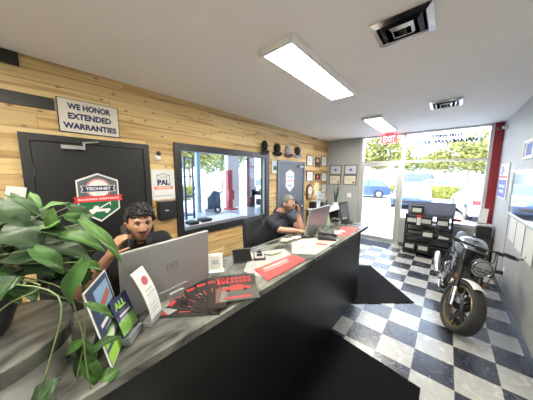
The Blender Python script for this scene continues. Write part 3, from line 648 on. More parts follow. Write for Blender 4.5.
def d2f(t, w, h):
    pr(t, w, h, [(0, .5, .98, .98, NAVY), (0, .22, .96, .38, LIME)])
    text('ALL', .06, t, -.08 * w, -.0036, .80 * h, LIME, width=.62 * w, height=.2 * h, bold=.002)
    pr(t, w, h, [(.05, .62, .6, .07, PAPER), (.02, .52, .66, .06, PAPER), (-.1, .42, .5, .05, GREYI), (.1, .28, .5, .05, PAPER)])
stand_sheet('small_leaflet', 'small navy and lime leaflet headed ALL in a clear holder', -1.197, -2.872, 2.345, .302, .108, .165, NAVY, d2f, dz=.045)
t = rect_thing('narrow_leaflet', 'narrow curved white leaflet with a red emblem in a clear stand', 'leaflet', -1.255, -2.775, Z + .025, 2.322, .10, 'leaflets standing on the counter')
def cur(u, v): return Vector(((v - .5) * .098, (.06 * (u * u) - .035), .25 * u))
B().grid(cur, 16, 2).build('sheet', PAPER, t, smooth='all', solid=.002)
def cc(u, x, dz=0): p = cur(u, .5); return (x, p.y - .004, p.z)
b = B(); b.grid(lambda u, v: Vector(((v - .5) * .045 * math.sqrt(max(0, 1 - (2 * u - 1) ** 2)), cur(.66 + .17 * u, .5).y - .003, .258 * (.66 + .17 * u))), 12, 4); b.build('red_emblem', mat('dark_red_ink', (.40, .05, .06), .5), t)
for k, u in enumerate((.56, .48, .42, .34, .28, .2, .14)):
    B().grid(lambda a, v, u=u: Vector(((v - .5) * (.07 if k % 2 else .055), cur(u + .018 * a, .5).y - .003, .258 * (u + .018 * a))), 2, 2).build('printed_line', LBL if k in (2, 3) else GREYI, t)
B().box((0, -.01, -.012), (.10, .05, .018), (.1, 0, 0)).build('clear_base', mat('clear_acrylic', (.20, .21, .22), .1), t)

# fanned booklets
t = None
CARDM = mat('dark_glossy_card', (.026, .022, .021), .25, var=.3)
piv = Vector((-1.075, -2.50)); rr = random.Random(3)
labs = ['lowest and nearest the camera', 'second from the camera end', 'third from the camera end', 'middle of the fan', 'fifth from the camera end', 'sixth, next to the last', 'last, beside the red-titled magazines']
for i in range(7):
    a = R(226 - i * 15); d = Vector((math.cos(a), math.sin(a)))
    t = thing('booklet', 'dark red-marked booklet in the fan on the counter, ' + labs[i], 'booklet', (piv.x, piv.y, Z + .002 + .0032 * i), (0, 0, a), 'fanned dark booklets')
    B().bx(-.02, .33, -.047, .047, 0, .003).build('cover', CARDM, t)
    B().bx(.255, .285, -.03, .03, .003, .0036).build('red_print', mat('deep_red_ink', (.34, .03, .03), .4), t)
    B().bx(.03, .19, -.045, -.005, .003, .0036).build('pale_print', mat('silver_ink', (.15, .135, .125), .4), t)
    B().bx(.02, .20, .008, .013, .003, .0036).build('red_line', MATS['deep_red_ink'], t)
# magazines stack
MGX, MGY = -1.150, -2.305
for i, (dx, dy, a, lab) in enumerate(((-.035, .035, 0.85, 'lowest dark magazine under the red-titled ones on the counter'), (-.015, .015, 0.9, 'middle dark magazine, peeking out under the top one'), (0, 0, 0.96, 'top dark magazine with red title and red car beside the booklet fan'))):
    t = thing('magazine', lab, 'magazine', (MGX + dx, MGY + dy, Z + .002 + .008 * i), (0, 0, a), 'stacked magazines with a red car')
    B().bx(-.13, .13, -.15, .15, 0, .006).build('cover', mat('charcoal_card', (.035, .035, .033), .3, var=.3), t)
    B().bx(-.125, .125, -.15, .0, .006, .0065).build('lower_field', mat('smoke_card', (.07, .07, .066), .35, var=.3), t)
    for k in range(2):
        b = B()
        for q in range(8): b.bx(-.115 + .029 * q, -.115 + .029 * q + .021, .045 + .045 * k, .078 + .045 * k, .0062, .0068)
        b.build('red_title', MATS['deep_red_ink'], t)
    b = B(); b.prism([(-.09, -.04), (-.085, -.01), (-.04, .0), (-.02, .022), (.035, .022), (.055, .0), (.09, -.008), (.095, -.04)], 'z', .0062, .0072); b.build('red_car_print', mat('car_red_ink', (.34, .04, .03), .3), t)
    for wx in (-.05, .055): B().lathe((wx, -.04, .0068), [(.014, -.0003), (.014, .0006)], 14).build('car_wheel_print', BLACKI, t)
    B().bx(-.08, .08, -.125, -.11, .0062, .0068).build('red_line', RED, t)

def flat(name, label, cat, pts, m, z=.0015, th=.0015, group=None):
    cx = sum(p[0] for p in pts) / len(pts); cy = sum(p[1] for p in pts) / len(pts)
    t = thing(name, label, cat, (cx, cy, Z + z), 0, group)
    B().prism([(p[0] - cx, p[1] - cy) for p in pts], 'z', 0, th).build('sheet', m, t); return t, cx, cy
t, cx, cy = flat('newspaper_sheet', 'grey and white printed sheet under the red folder on the counter', 'paper', [(-1.30, -2.10), (-1.53, -1.80), (-1.36, -1.50), (-1.12, -1.62), (-1.14, -2.08)], mat('news_grey', (.30, .30, .31), .5, var=.25, scale=14))
B().bx(-.10, .02, -.14, -.02, .0016, .0022).build('print', TANI, t, rot=(0, 0, .8)); B().bx(-.14, -.03, .02, .14, .0016, .0024).build('print', PAPER, t, rot=(0, 0, .8))
RF = [(-1.255, -2.03), (-1.065, -2.085), (-1.055, -1.60), (-1.21, -1.585)]
t, cx, cy = flat('red_folder', 'bright red folder lying along the counter edge in the middle', 'folder', RF, mat('bright_red_card', (.66, .07, .07), .35, var=.05), z=.0045, th=.004)
B().bx(-.055, -.025, -.16, .12, .004, .0046).build('white_print', mat('pink_ink', (.7, .35, .35), .5), t, rot=(0, 0, -.1)); B().bx(-.01, .0, -.18, .1, .004, .0046).build('white_print', MATS['pink_ink'], t, rot=(0, 0, -.1))
t = thing('desk_mat', 'white and pale printed paper mat before the far monitor', 'paper', (-1.19, -1.21, Z + .002), (0, 0, 0))
B().prism([(-.21, -.10), (-.04, -.34), (.14, -.22), (.13, .36), (-.20, .16)], 'z', 0, .003).build('sheet', mat('map_paper', (.40, .40, .36), .4, var=.12, scale=12), t)
for (x, y, w, h, m, a) in ((.0, -.10, .16, .07, mat('pink_ink', (.7, .35, .35), .5), .5), (.05, .08, .12, .05, RED, .4), (-.07, .0, .1, .1, LBL, .5), (.06, -.02, .1, .05, mat('olive_ink', (.4, .42, .25), .5), .3), (-.06, -.17, .1, .07, GREYI, .5), (.04, .2, .1, .08, MATS['pink_ink'], .4)):
    B().box((x, y, .0034), (w, h, .001), (0, 0, a)).build('print', m, t)
t, cx, cy = flat('red_paper', 'red printed paper at the far end of the counter', 'paper', [(-1.20, -.72), (-1.27, -.22), (-1.06, -.12), (-1.045, -.66)], mat('bright_red_card', (.66, .07, .07), .35), z=.001)
B().box((-.05, -.12, .0024), (.1, .12, .001), (0, 0, .4)).build('print', PAPER, t)
o = B().sph((0, 0, .018), .035, 3, (1.1, .8, .5), disp=.5).build('crumpled_tissue', PAPER, smooth='all', loc=(-1.15, -.55, Z + .002)); tag(o, 'small crumpled pale tissue on the red paper', 'tissue')
for (x, y, s, lab) in ((-1.47, -1.30, 1.0, 'crumpled pale work glove near the forearm of the bearded man, left one'), (-1.44, -1.16, .9, 'crumpled pale work glove near the forearm of the bearded man, right one')):
    o = B().sph((0, 0, .014), .05 * s, 3, (1.3, .7, .35), disp=.9).sph((.04, .01, .014), .03 * s, 2, (1.2, .6, .4), disp=.8).build('work_glove', mat('pale_canvas', (.55, .50, .42), .9), smooth='all', loc=(x, y, Z + .004), rot=(0, 0, 1.1)); tag(o, lab, 'glove', 'pale work gloves')
o = B().sph((0, 0, .016), .03, 2, (1.0, 1.3, .6)).build('computer_mouse', BLKP, smooth='all', loc=(-1.40, -1.06, Z + .002)); tag(o, 'small black computer mouse left of the far monitor', 'mouse')
# card holder frame near first monitor
t = rect_thing('clear_frame', 'small clear upright frame with a pale card beside the near monitor', 'frame', -1.47, -2.235, Z + .003, .95, .08)
B().box((0, 0, .065), (.112, .02, .135)).build('acrylic_block', mat('clear_block', (.72, .74, .74), .08), t, bevel=.006); B().box((0, -.011, .065), (.07, .003, .095)).build('card', mat('beige_card', (.55, .54, .48), .5), t)
B().box((0, -.013, .07), (.045, .001, .03)).build('print', GREYI, t)
B().box((0, 0, -.001), (.13, .07, .006)).build('foot', MATS['clear_block'], t)
# black angled phone holder
t = rect_thing('tablet', 'black tablet lying tilted on its little stand, beside the card holder', 'tablet', -1.42, -2.00, Z + .012, 1.05, .62)
B().box((0, 0, .055), (.16, .012, .11)).build('case', BLKP, t, bevel=.004); B().box((0, -.007, .055), (.145, .002, .095)).build('screen', mat('matte_dark_screen', (.01, .01, .012), .7, spec=.1), t); B().box((0, .02, .03), (.06, .04, .008), (.5, 0, 0)).build('stand', BLKM, t)
t = thing('business_card_holder', 'black wire card holder with small cards on the counter', 'card holder', (-1.37, -1.85, Z + .001), .9)
b = B(); b.bx(-.05, .05, -.03, .03, 0, .006); b.bx(-.05, .05, .024, .03, 0, .05); b.bx(-.05, -.045, -.03, .03, 0, .03); b.bx(.045, .05, -.03, .03, 0, .03); b.build('holder', BLKM, t)
B().box((0, 0, .035), (.085, .012, .05), (-.25, 0, 0)).build('card_stack', PAPER, t); B().box((0, -.012, .045), (.05, .002, .02), (-.25, 0, 0)).build('dark_print', BLACKI, t)
B().box((0, .012, .065), (.04, .03, .03), (.3, .2, 0)).build('clip', BLKP, t, bevel=.004)
t = thing('pen', 'yellow and green pen lying behind the card holder', 'pen', (-1.33, -1.68, Z + .008), R(75))
b = B(); b.cyl((-.06, 0, 0), (.03, 0, 0), .007, n=10); b.build('barrel', mat('olive_green', (.16, .25, .05), .4), t); B().cyl((.03, 0, 0), (.075, 0, 0), .007, .003, 10).build('tip', GOLD, t)
o = B().cyl((-.06, 0, 0), (.06, 0, 0), .005, n=10).build('black_pen', BLKP, loc=(-1.38, -1.74, Z + .006), rot=(0, 0, R(40))); tag(o, 'thin black pen lying between card holder and pen', 'pen')
# desk phone
t = thing('desk_phone', 'black desk phone with handset beside the far monitor', 'phone', (-1.19, -.90, Z + .001), R(118))
B().prism([(-.10, 0), (.10, 0), (.10, .055), (-.10, .02)], 'x', -.09, .09).build('base', BLKP, t, bevel=.006)
B().box((.03, .03, .052), (.08, .05, .006), (.17, 0, 0)).build('display', mat('dark_screen', (.02, .03, .05), .15), t)
for i in range(3):
    for j in range(4): B().box((.005 + .027 * i, -.07 + .02 * j, .028 + .0035 * j), (.017, .012, .008), (.17, 0, 0)).build('key', GREYI, t)
b = B(); b.tube([(-.06, -.10, .05), (-.06, -.08, .064), (-.06, 0, .075), (-.06, .08, .088), (-.06, .10, .08)], .014, 10, [.018, .02, .012, .02, .018]); b.build('handset', BLKM, t, smooth=True)
# display stand at the end
t = rect_thing('picture_stand', 'black acrylic stand with a dark picture at the far end of the counter', 'display stand', -1.33, .06, Z + .006, 1.33, .2)
B().box((0, 0, .16), (.215, .012, .32)).build('panel', BLKP, t, bevel=.003); B().box((0, -.0068, .17), (.17, .002, .24)).build('picture', mat('dark_picture', (.14, .15, .16), .25, var=.6, scale=18), t)
B().box((0, -.02, .0), (.22, .09, .01)).build('foot', BLKP, t); B().box((-.02, -.009, .07), (.1, .002, .02)).build('print', GREYI, t)
t = thing('stapler', 'small black stapler just behind the picture stand', 'stapler', (-1.47, -.02, Z + .001), .6)
B().prism([(-.06, 0), (.06, 0), (.06, .012), (-.06, .02)], 'y', -.016, .016).build('base', BLKP, t); B().prism([(-.06, .022), (.065, .02), (.06, .045), (-.05, .05)], 'y', -.014, .014).build('arm', BLKM, t, bevel=.003)

# ================================================================ PEOPLE
def remesh_obj(b, voxel, smooth_it=6):
    me = bpy.data.meshes.new('tmp'); bmesh.ops.recalc_face_normals(b.bm, faces=b.bm.faces); b.bm.to_mesh(me); b.bm.free()
    o = bpy.data.objects.new('tmp', me); COL.objects.link(o)
    m = o.modifiers.new('r', 'REMESH'); m.mode = 'VOXEL'; m.voxel_size = voxel; m.use_smooth_shade = True
    if smooth_it:
        s = o.modifiers.new('s', 'SMOOTH'); s.iterations = smooth_it; s.factor = .5
    r = eval_mesh(o); bpy.data.objects.remove(o); r.materials.clear(); return r
def cone(b, p0, p1, r0, r1, n=16):
    p0, p1 = Vector(p0), Vector(p1); L = (p1 - p0).length; k = max(2, int(L / .03))
    b.tube([p0.lerp(p1, i / k) for i in range(k + 1)], r0, n, [r0 + (r1 - r0) * i / k for i in range(k + 1)]); b.sph(p0, r0, 2); b.sph(p1, r1, 2)
def headxf(C, az, pitch, roll=0):
    M = Matrix.Translation(C) @ Matrix.Rotation(az + PI / 2, 4, 'Z') @ Matrix.Rotation(pitch, 4, 'X') @ Matrix.Rotation(roll, 4, 'Y')
    return M
def head_shape(b, M, k=1.0, grow=0.0, feat=1.0):
    t = bmesh.new(); bmesh.ops.create_icosphere(t, subdivisions=5, radius=1); vs = []
    for v in t.verts:
        d = v.co; x, y, z = d.x * .074, d.y * .096, d.z * .118
        if d.z < 0:
            q = -d.z; x *= 1 - .30 * q ** 1.6
            if d.y > 0: y *= 1 - .55 * q
            else: y *= 1 - .10 * q
            if d.y < 0 and q > .6: y -= .012 * (q - .6) / .4
        if d.y < 0 and abs(d.z) < .8: y = y * (1 - .10 * min(1, abs(d.z)))
        if d.y < -.2 and feat:
            fx = lambda c, w: math.exp(-((x - c) / w) ** 2)
            fz = lambda c, w: math.exp(-((z - c) / w) ** 2)
            nz_ = max(0, min(1, (.020 - z) / .052)) if z > -.034 else max(0, 1 - (-.034 - z) / .010)
            y -= feat * .026 * fx(0, .0125 - .003 * (z > 0)) * nz_ + feat * .006 * (fx(.013, .007) + fx(-.013, .007)) * fz(-.030, .008)
            y += feat * .0095 * (fx(.031, .016) + fx(-.031, .016)) * fz(.010, .012)
            y -= feat * .005 * (fx(.028, .022) + fx(-.028, .022)) * fz(.030, .008)
            y -= feat * .0055 * fx(0, .021) * (fz(-.053, .0045) + 1.1 * fz(-.064, .0055)) - feat * .003 * fx(0, .022) * fz(-.0585, .0025)
            y -= feat * .006 * fx(0, .02) * fz(-.093, .014)
            y -= feat * .004 * (fx(.042, .015) + fx(-.042, .015)) * fz(-.018, .02)
        p = Vector((x, y, z)) * k; p += p.normalized() * grow; vs.append(M @ p)
    fs = [tuple(v.index for v in f.verts) for f in t.faces]; t.free(); b._add(vs, fs)
def ears(b, M, k=1.0):
    for s in (-1, 1):
        t = B(); t.sph((0, 0, 0), 1, 2)
        for v in t.bm.verts: v.co = M @ (Vector((s * .077 + v.co.x * .010 * 1 + s * .004 * (v.co.y > 0), .012 + v.co.y * .019, .0 + v.co.z * .031)) * k)
        me = [(tuple(v.co)) for v in t.bm.verts]; t.bm.verts.index_update(); fs = [tuple(v.index for v in f.verts) for f in t.bm.faces]; t.bm.free(); b._add(me, fs)
def hand(b, W, D, S, Nn, curl, spread=.12):
    W, D, S, Nn = Vector(W), Vector(D).normalized(), Vector(S).normalized(), Vector(Nn).normalized()
    for i in range(4):
        off = S * (.030 - .020 * i); base = W + D * .083 + off * 1.0
        cone(b, W + D * .01 + off * .7, base, .016, .0125, 10)
        L = (.068, .076, .070, .055)[i]; d = (D + S * spread * (1.5 - i) * .5).normalized(); p = base; r = .0098 - .0006 * (i == 3)
        for sgi, fr in enumerate((.44, .31, .25)):
            c = curl * (.7 + .25 * sgi); d = (d * math.cos(c) + Nn * math.sin(c)).normalized(); q = p + d * L * fr; cone(b, p, q, r, r - .0008, 10); p = q; r -= .0008
    base = W + D * .02 + S * .026; d = (S * .75 + D * .75 + Nn * .35).normalized(); p = base; r = .0135
    for L, c in ((.042, .0), (.032, .3), (.026, .35)):
        d = (d * math.cos(c) + (D * .7 + Nn * .7).normalized() * math.sin(c)).normalized(); q = p + d * L; cone(b, p, q, r, r - .0015, 10); p = q; r -= .0015
def link(name, me, m, parent, smooth=True):
    for x in (m if isinstance(m, list) else [m]): me.materials.append(x)
    if smooth:
        for p in me.polygons: p.use_smooth = True
    o = bpy.data.objects.new(name, me); COL.objects.link(o); o.parent = parent; return o

def person(root_loc, label, J, skin, shirt, hair, faceinfo):
    """J: joints in world space; the shapes are built in world space and shifted to the thing's base"""
    L = Vector(root_loc); t = thing('person', label, 'person', L)
    sh = lambda v: Vector(v) - L
    J = {k: sh(v) if k not in ('az', 'pitch', 'roll') else v for k, v in J.items()}
    M = headxf(J['head'], J['az'], J['pitch'], J['roll'])
    # ---- body: one continuous surface
    b = B(); head_shape(b, M); ears(b, M)
    cone(b, J['neck'], M @ Vector((0, .022, -.06)), .058, .054)
    def torso(b, g):
        cone(b, J['neck'] + Vector((0, 0, -.03)), J['shl'], .055 + g, .058 + g); cone(b, J['neck'] + Vector((0, 0, -.03)), J['shr'], .055 + g, .058 + g)
        mid = (J['shl'] + J['shr']) / 2; side = (J['shl'] - J['shr']).normalized()
        cl, cr = mid + side * .085 + Vector((0, 0, -.12)), mid - side * .085 + Vector((0, 0, -.12))
        wl, wr = J['pelvis'] + side * .07 + Vector((0, 0, .14)), J['pelvis'] - side * .07 + Vector((0, 0, .14))
        for s_, (a, c) in enumerate(((cl, wl), (cr, wr))): cone(b, a, c, .112 + g + J_b, .11 + g + J_b)
        cone(b, cl, J['shl'], .10 + g, .06 + g); cone(b, cr, J['shr'], .10 + g, .06 + g); cone(b, cl, cr, .115 + g + J_b, .115 + g + J_b); cone(b, wl, wr, .11 + g + J_b, .11 + g + J_b)
        for w, s_ in ((wl, 1), (wr, -1)): cone(b, w, J['pelvis'] + side * .08 * s_ + Vector((0, 0, .03)), .11 + g, .105 + g)
    J_b = faceinfo.get('bulk', 0)
    torso(b, 0)
    cone(b, J['shl'], J['ell'], .052, .042); cone(b, J['ell'], J['wrl'], .043, .027); cone(b, J['shr'], J['elr'], .052, .042); cone(b, J['elr'], J['wrr'], .043, .027)
    for h, c, k, f, to in (('hipl', 'kneel', 'footl', 1, 0), ('hipr', 'kneer', 'footr', 1, 0)):
        cone(b, J[h], J[c], .085, .058); cone(b, J[c], J[k], .056, .036)
        fw = Vector((math.cos(J['az0']), math.sin(J['az0']), 0)) if 'az0' in J else Vector((1, 0, 0))
        cone(b, J[k] + Vector((0, 0, -.03)), J[k] + fw * .14 + Vector((0, 0, -.05)), .035, .028)
    hand(b, J['wrl'], *faceinfo['handl']); hand(b, J['wrr'], *faceinfo['handr'])
    me = remesh_obj(b, .0052, 3)
    body = link('body', me, [skin, faceinfo['lip'], faceinfo['stub'], mat('shadow_beard', (.22, .115, .075), .7, var=.2, scale=90)], t)
    Mi = M.inverted()
    for p in me.polygons:
        q = Mi @ p.center
        if q.y < -.05 and abs(q.x) < .021 - abs(q.z + .0585) * .9 and -.070 < q.z < -.047: p.material_index = 1
        elif faceinfo.get('beard') and q.y < -.005 and q.z < -.040 and q.z > -.13 and q.y > -.125 and abs(q.x) < .075 and not (q.z > -.052 and abs(q.x) < .0): p.material_index = 2
        elif faceinfo.get('beard') and q.y < .005 and abs(q.x) > .052 and abs(q.x) < .085 and q.z < -.005 and q.z > -.13: p.material_index = 2
        elif faceinfo.get('moustache') and -.12 < q.y < .01 and abs(q.x) < .075 and -.13 < q.z < -.034 - .02 * (abs(q.x) < .05) and not (abs(q.x) < .027 and q.z > -.06) and (q.z < -.074 or abs(q.x) > .055): p.material_index = 3
        elif faceinfo.get('moustache') and q.y < -.06 and abs(q.x) < .027 and -.047 < q.z < -.036: p.material_index = 2
    # eyes, brows
    for s in (-1, 1):
        e = B(); e.sph(M @ Vector((s * .031, -.0752, .009)), .0115, 3); eo = e.build('eye', mat('eye_white', (.75, .72, .68), .25), t, smooth='all')
        e = B(); c = M @ Vector((s * .031 + faceinfo['gaze'], -.0856, .0085)); e.sph(c, .0048, 2); e.build('iris', mat('dark_brown_iris', (.02, .012, .01), .2), eo, smooth='all')
        e = B(); e.tube([M @ Vector((s * a, y_, z_)) for a, y_, z_ in ((.014, -.094, .026), (.024, -.0935, .031), (.036, -.088, .031), (.047, -.077, .025))], .0034, 8, [.0032, .0042, .0036, .0018]); e.build('eyebrow', faceinfo['brow'], t, smooth='all')
        e = B(); e.tube([M @ Vector((s * a, y_, z_)) for a, y_, z_ in ((.019, -.086, .013), (.027, -.0875, .0165), (.036, -.0865, .0165), (.044, -.081, .012))], .003, 6); e.build('eyelid', faceinfo['lash'], t, smooth='all')
    # hair
    hb = B()
    if hair[0] == 'curly':
        tt = bmesh.new(); bmesh.ops.create_icosphere(tt, subdivisions=5, radius=1); vs = []; keep = {}
        rnd = random.Random(11)
        for i in range(1700):
            z = rnd.uniform(-.35, 1); a = rnd.uniform(0, 2 * PI); r = math.sqrt(1 - z * z); d = Vector((r * math.cos(a), r * math.sin(a), z))
            if d.y < -.25 and d.z < .40 + .22 * rnd.random(): continue
            if abs(d.x) > .6 and d.z < .10 and d.y < .1: continue
            p = Vector((d.x * .078, d.y * .100, d.z * .122 + .004)) * rnd.uniform(.98, (1.17 if d.z > .2 else 1.08) + .06 * noise.noise(d * 4))
            hb.sph(M @ p, rnd.uniform(.006, .0105), 1, (rnd.uniform(.7, 1.9), rnd.uniform(.7, 1.4), rnd.uniform(.5, 1.0)), (rnd.random() * 3, rnd.random() * 3, 0))
        for v in tt.verts:
            d = v.co.copy()
        dele = [v for v in tt.verts if (v.co.y < -.2 and v.co.z < .52) or v.co.z < -.3 or (abs(v.co.x) > .6 and v.co.z < .1 and v.co.y < .15)]
        bmesh.ops.delete(tt, geom=dele, context='VERTS'); tt.verts.index_update()
        hb._add([M @ (Vector((v.co.x * .078, v.co.y * .1, v.co.z * .122)) * 1.06) for v in tt.verts], [tuple(v.index for v in f.verts) for f in tt.faces])
        tt.free(); hb.build('hair', hair[1], t, smooth='all')
    else:
        tt = bmesh.new(); bmesh.ops.create_icosphere(tt, subdivisions=5, radius=1)
        dele = [v for v in tt.verts if not ((v.co.z > .60 if v.co.y < -.3 else v.co.z > .12) or (v.co.y > .15 and v.co.z > -.42))]
        bmesh.ops.delete(tt, geom=dele, context='VERTS')
        for v in tt.verts:
            d = v.co.copy(); g = 1.015 + .012 * noise.noise(d * 9) + .04 * max(0, d.z)
            v.co = M @ (Vector((d.x * .076, d.y * .097, d.z * .119)) * g)
        me2 = bpy.data.meshes.new('hair'); tt.to_mesh(me2); tt.free(); o = link('hair', me2, hair[1], t); sd = o.modifiers.new('thickness', 'SOLIDIFY'); sd.thickness = .005; sd.offset = 0
    # shirt
    b = B(); torso(b, .014); cone(b, J['shl'], J['shl'].lerp(J['ell'], .62), .068, .064); cone(b, J['shr'], J['shr'].lerp(J['elr'], .62), .068, .064)
    me = remesh_obj(b, .008, 6); link('shirt', me, shirt, t)
    nd = (M @ Vector((0, .022, -.06)) - J['neck']).normalized()
    cb = B(); ncc = J['neck'] + nd * .03
    fwd = (M.to_3x3() @ Vector((0, -1, 0))); fwd.z = 0; fwd.normalize(); sd_ = fwd.cross(Vector((0, 0, 1)))
    def col_(u, v):
        a = (u - .5) * 2 * PI * .9 + PI; c_, s_ = math.cos(a), math.sin(a); r = .070 + .020 * v
        return ncc + fwd * (-c_ * r * -1) * 1.0 + sd_ * s_ * r + Vector((0, 0, .030 - .050 * v - .02 * (c_ * 1.0)))
    cb.grid(col_, 28, 4); cb.build('collar', shirt, t, smooth='all', solid=.004)
    # trousers
    b = B(); cone(b, J['pelvis'] + Vector((0, 0, .02)), J['pelvis'] + Vector((0, 0, .06)), .128, .12)
    for h, c, k in (('hipl', 'kneel', 'footl'), ('hipr', 'kneer', 'footr')): cone(b, J['pelvis'], J[h], .12, .1); cone(b, J[h], J[c], .1, .072); cone(b, J[c], J[k] + Vector((0, 0, .03)), .07, .055)
    me = remesh_obj(b, .011, 5); link('trousers', me, mat('dark_trousers', (.03, .03, .035), .9), t)
    for k in ('footl', 'footr'):
        b = B(); cone(b, J[k] + Vector((0, 0, -.035)), J[k] + Vector((.15, 0, -.052)), .044, .036); b.build('shoe', BLKP, t, smooth='all')
    return t, M, L

SK1 = mat('brown_skin', (.36, .185, .11), .5, var=.06); SK2 = mat('tan_skin', (.40, .22, .15), .5, var=.06)
sx, sy = -1.98, -2.66
J1 = dict(head=(-1.74, -2.645, 1.466), az=R(-7), pitch=R(0), roll=R(3), neck=(-1.83, -2.64, 1.325), shl=(-1.875, -2.46, 1.285), shr=(-1.87, -2.85, 1.275), pelvis=(-2.02, -2.66, .80),
          ell=(-1.76, -2.36, 1.10), wrl=(-1.56, -2.46, 1.10), elr=(-1.72, -2.98, 1.115), wrr=(-1.68, -2.835, 1.31),
          hipl=(-1.98, -2.57, .78), hipr=(-1.98, -2.75, .78), kneel=(-1.69, -2.55, .76), kneer=(-1.69, -2.77, .76), footl=(-1.80, -2.55, .36), footr=(-1.80, -2.77, .36))
DH = mat('black_hair', (.008, .007, .008), .55, var=.3)
p1, M1, L1 = person((-2.0, -2.66, 0), 'young man with curly black hair in black shirt, holding phone to his ear', J1, SK1, BLKF, ('curly', DH),
    dict(lip=mat('brown_lip', (.27, .10, .08), .45), stub=mat('dark_stubble', (.07, .035, .025), .7), moustache=True, brow=DH, lash=DH, gaze=.002,
         handl=((1, -.1, -.05), (0, -1, 0), (0, 0, -1), .25), handr=((.25, .35, .85), (.9, .1, -.2), (-.1, .9, -.2), .42)))
def cellphone(C, up, nrm, label):
    up = Vector(up).normalized(); nrm = Vector(nrm).normalized(); sd = up.cross(nrm).normalized(); nrm = sd.cross(up)
    M = Matrix((sd, nrm, up)).transposed().to_4x4(); t = bpy.data.objects.new('cellphone', None); COL.objects.link(t); t.matrix_world = Matrix.Translation(C) @ M
    tag(t, label, 'phone', 'phones held to the ear')
    B().box((0, 0, 0), (.072, .009, .15)).build('case', BLKP, t, bevel=.004); B().box((0, .005, 0), (.065, .001, .14)).build('screen', mat('dark_screen', (.02, .03, .05), .15), t)
cellphone(Vector((-1.685, -2.752, 1.41)), (-.45, .05, 1), (-.15, 1, 0), 'dark phone held at the ear of the young man')

J2 = dict(head=(-1.755, -.895, 1.415), az=R(14), pitch=R(10), roll=0, neck=(-1.875, -.95, 1.275), shl=(-1.945, -.76, 1.215), shr=(-1.86, -1.14, 1.205), pelvis=(-2.05, -1.0, .80),
          ell=(-1.60, -.80, 1.105), wrl=(-1.645, -.80, 1.285), elr=(-1.72, -1.10, 1.112), wrr=(-1.53, -.93, 1.098),
          hipl=(-2.0, -.90, .78), hipr=(-2.0, -1.08, .78), kneel=(-1.68, -.86, .76), kneer=(-1.68, -1.06, .76), footl=(-1.82, -.86, .36), footr=(-1.82, -1.06, .36))
GH = mat('grey_hair', (.10, .095, .09), .7, var=.3, scale=60)
p2, M2, L2 = person((-2.05, -1.0, 0), 'bearded man in glasses and dark navy polo, phone at ear, forearm on counter', J2, SK2, mat('dark_navy_fabric', (.014, .016, .026), .9), ('short', GH),
    dict(lip=mat('dull_lip', (.30, .13, .11), .45), stub=mat('grey_beard', (.17, .13, .11), .8, var=.3, scale=80), beard=True, brow=GH, lash=DH, gaze=.004, bulk=.03,
         handl=((-.15, .1, 1), (.8, -.5, 0), (-.3, -.5, 0), .55), handr=((.9, .35, -.02), (-.35, .9, 0), (0, 0, -1), .3)))
cellphone(Vector((-1.68, -.785, 1.38)), (-.5, -.05, 1), (.1, -1, 0), 'dark phone held at the ear of the bearded man')
# glasses of the second man (part of what he wears)
g = B()
for s in (-1, 1):
    g.torus((0, 0, 0), .021, .0018, 'y', 24, 6)
    for v in g.bm.verts:
        if not v.tag: v.co = M2 @ (Vector((v.co.x * 1.15, v.co.y, v.co.z * .85)) + Vector((s * .031, -.106, .008))); v.tag = True
g.build('glasses_rim', mat('dark_red_frame', (.12, .03, .03), .3), p2, smooth='all')
g = B(); g.tube([M2 @ Vector((-.008, -.107, .012)), M2 @ Vector((.008, -.107, .012))], .0016, 6)
for s in (-1, 1): g.tube([M2 @ Vector((s * .054, -.105, .012)), M2 @ Vector((s * .077, -.06, .012)), M2 @ Vector((s * .082, .01, .008))], .0018, 6)
g.build('glasses_temple', MATS['dark_red_frame'], p2)
p1b = B(); p1b.sph(M1 @ Vector((0, 0, 0)), .001, 1); p1b.bm.free()

def office_chair(x, y, label):
    t = thing('office_chair', label, 'chair', (x, y, 0), 0, 'tall black office chairs behind the counter')
    B().box((0, 0, .645), (.46, .46, .08)).build('seat', BLKF, t, bevel=.03, seg=3)
    b = B(); b.grid(lambda u, v: Vector((-.25 - .05 * u + .05 * (2 * v - 1) ** 2, (v - .5) * .44 * (1 - .12 * u * u), .74 + .42 * u)), 8, 10); b.build('backrest', BLKF, t, smooth='all', solid=.04)
    B().tube([(-.1, 0, .60), (-.29, 0, .61), (-.33, 0, .70), (-.31, 0, .95)], .018).build('back_support', BLKM, t)
    B().cyl((0, 0, .1), (0, 0, .61), .025).build('column', STEEL, t)
    B().torus((0, 0, .30), .2, .011, 'z', 32, 8).build('foot_ring', STEEL, t)
    for k in range(5):
        a = k * 2 * PI / 5; c, s = math.cos(a), math.sin(a)
        l = B().tube([(0, 0, .12), (.15 * c, .15 * s, .10), (.29 * c, .29 * s, .075)], .018).build('leg', BLKM, t); B().sph((.29 * c, .29 * s, .03), .03, 2).build('caster', BLKP, l, smooth='all')
    return t
c1 = office_chair(-2.06, -1.0, 'tall black office chair the bearded man sits on')
c2 = copy_tree(c1); c2.location = (-2.03, -2.66, 0); c2['label'] = 'tall black office chair the young man sits on'

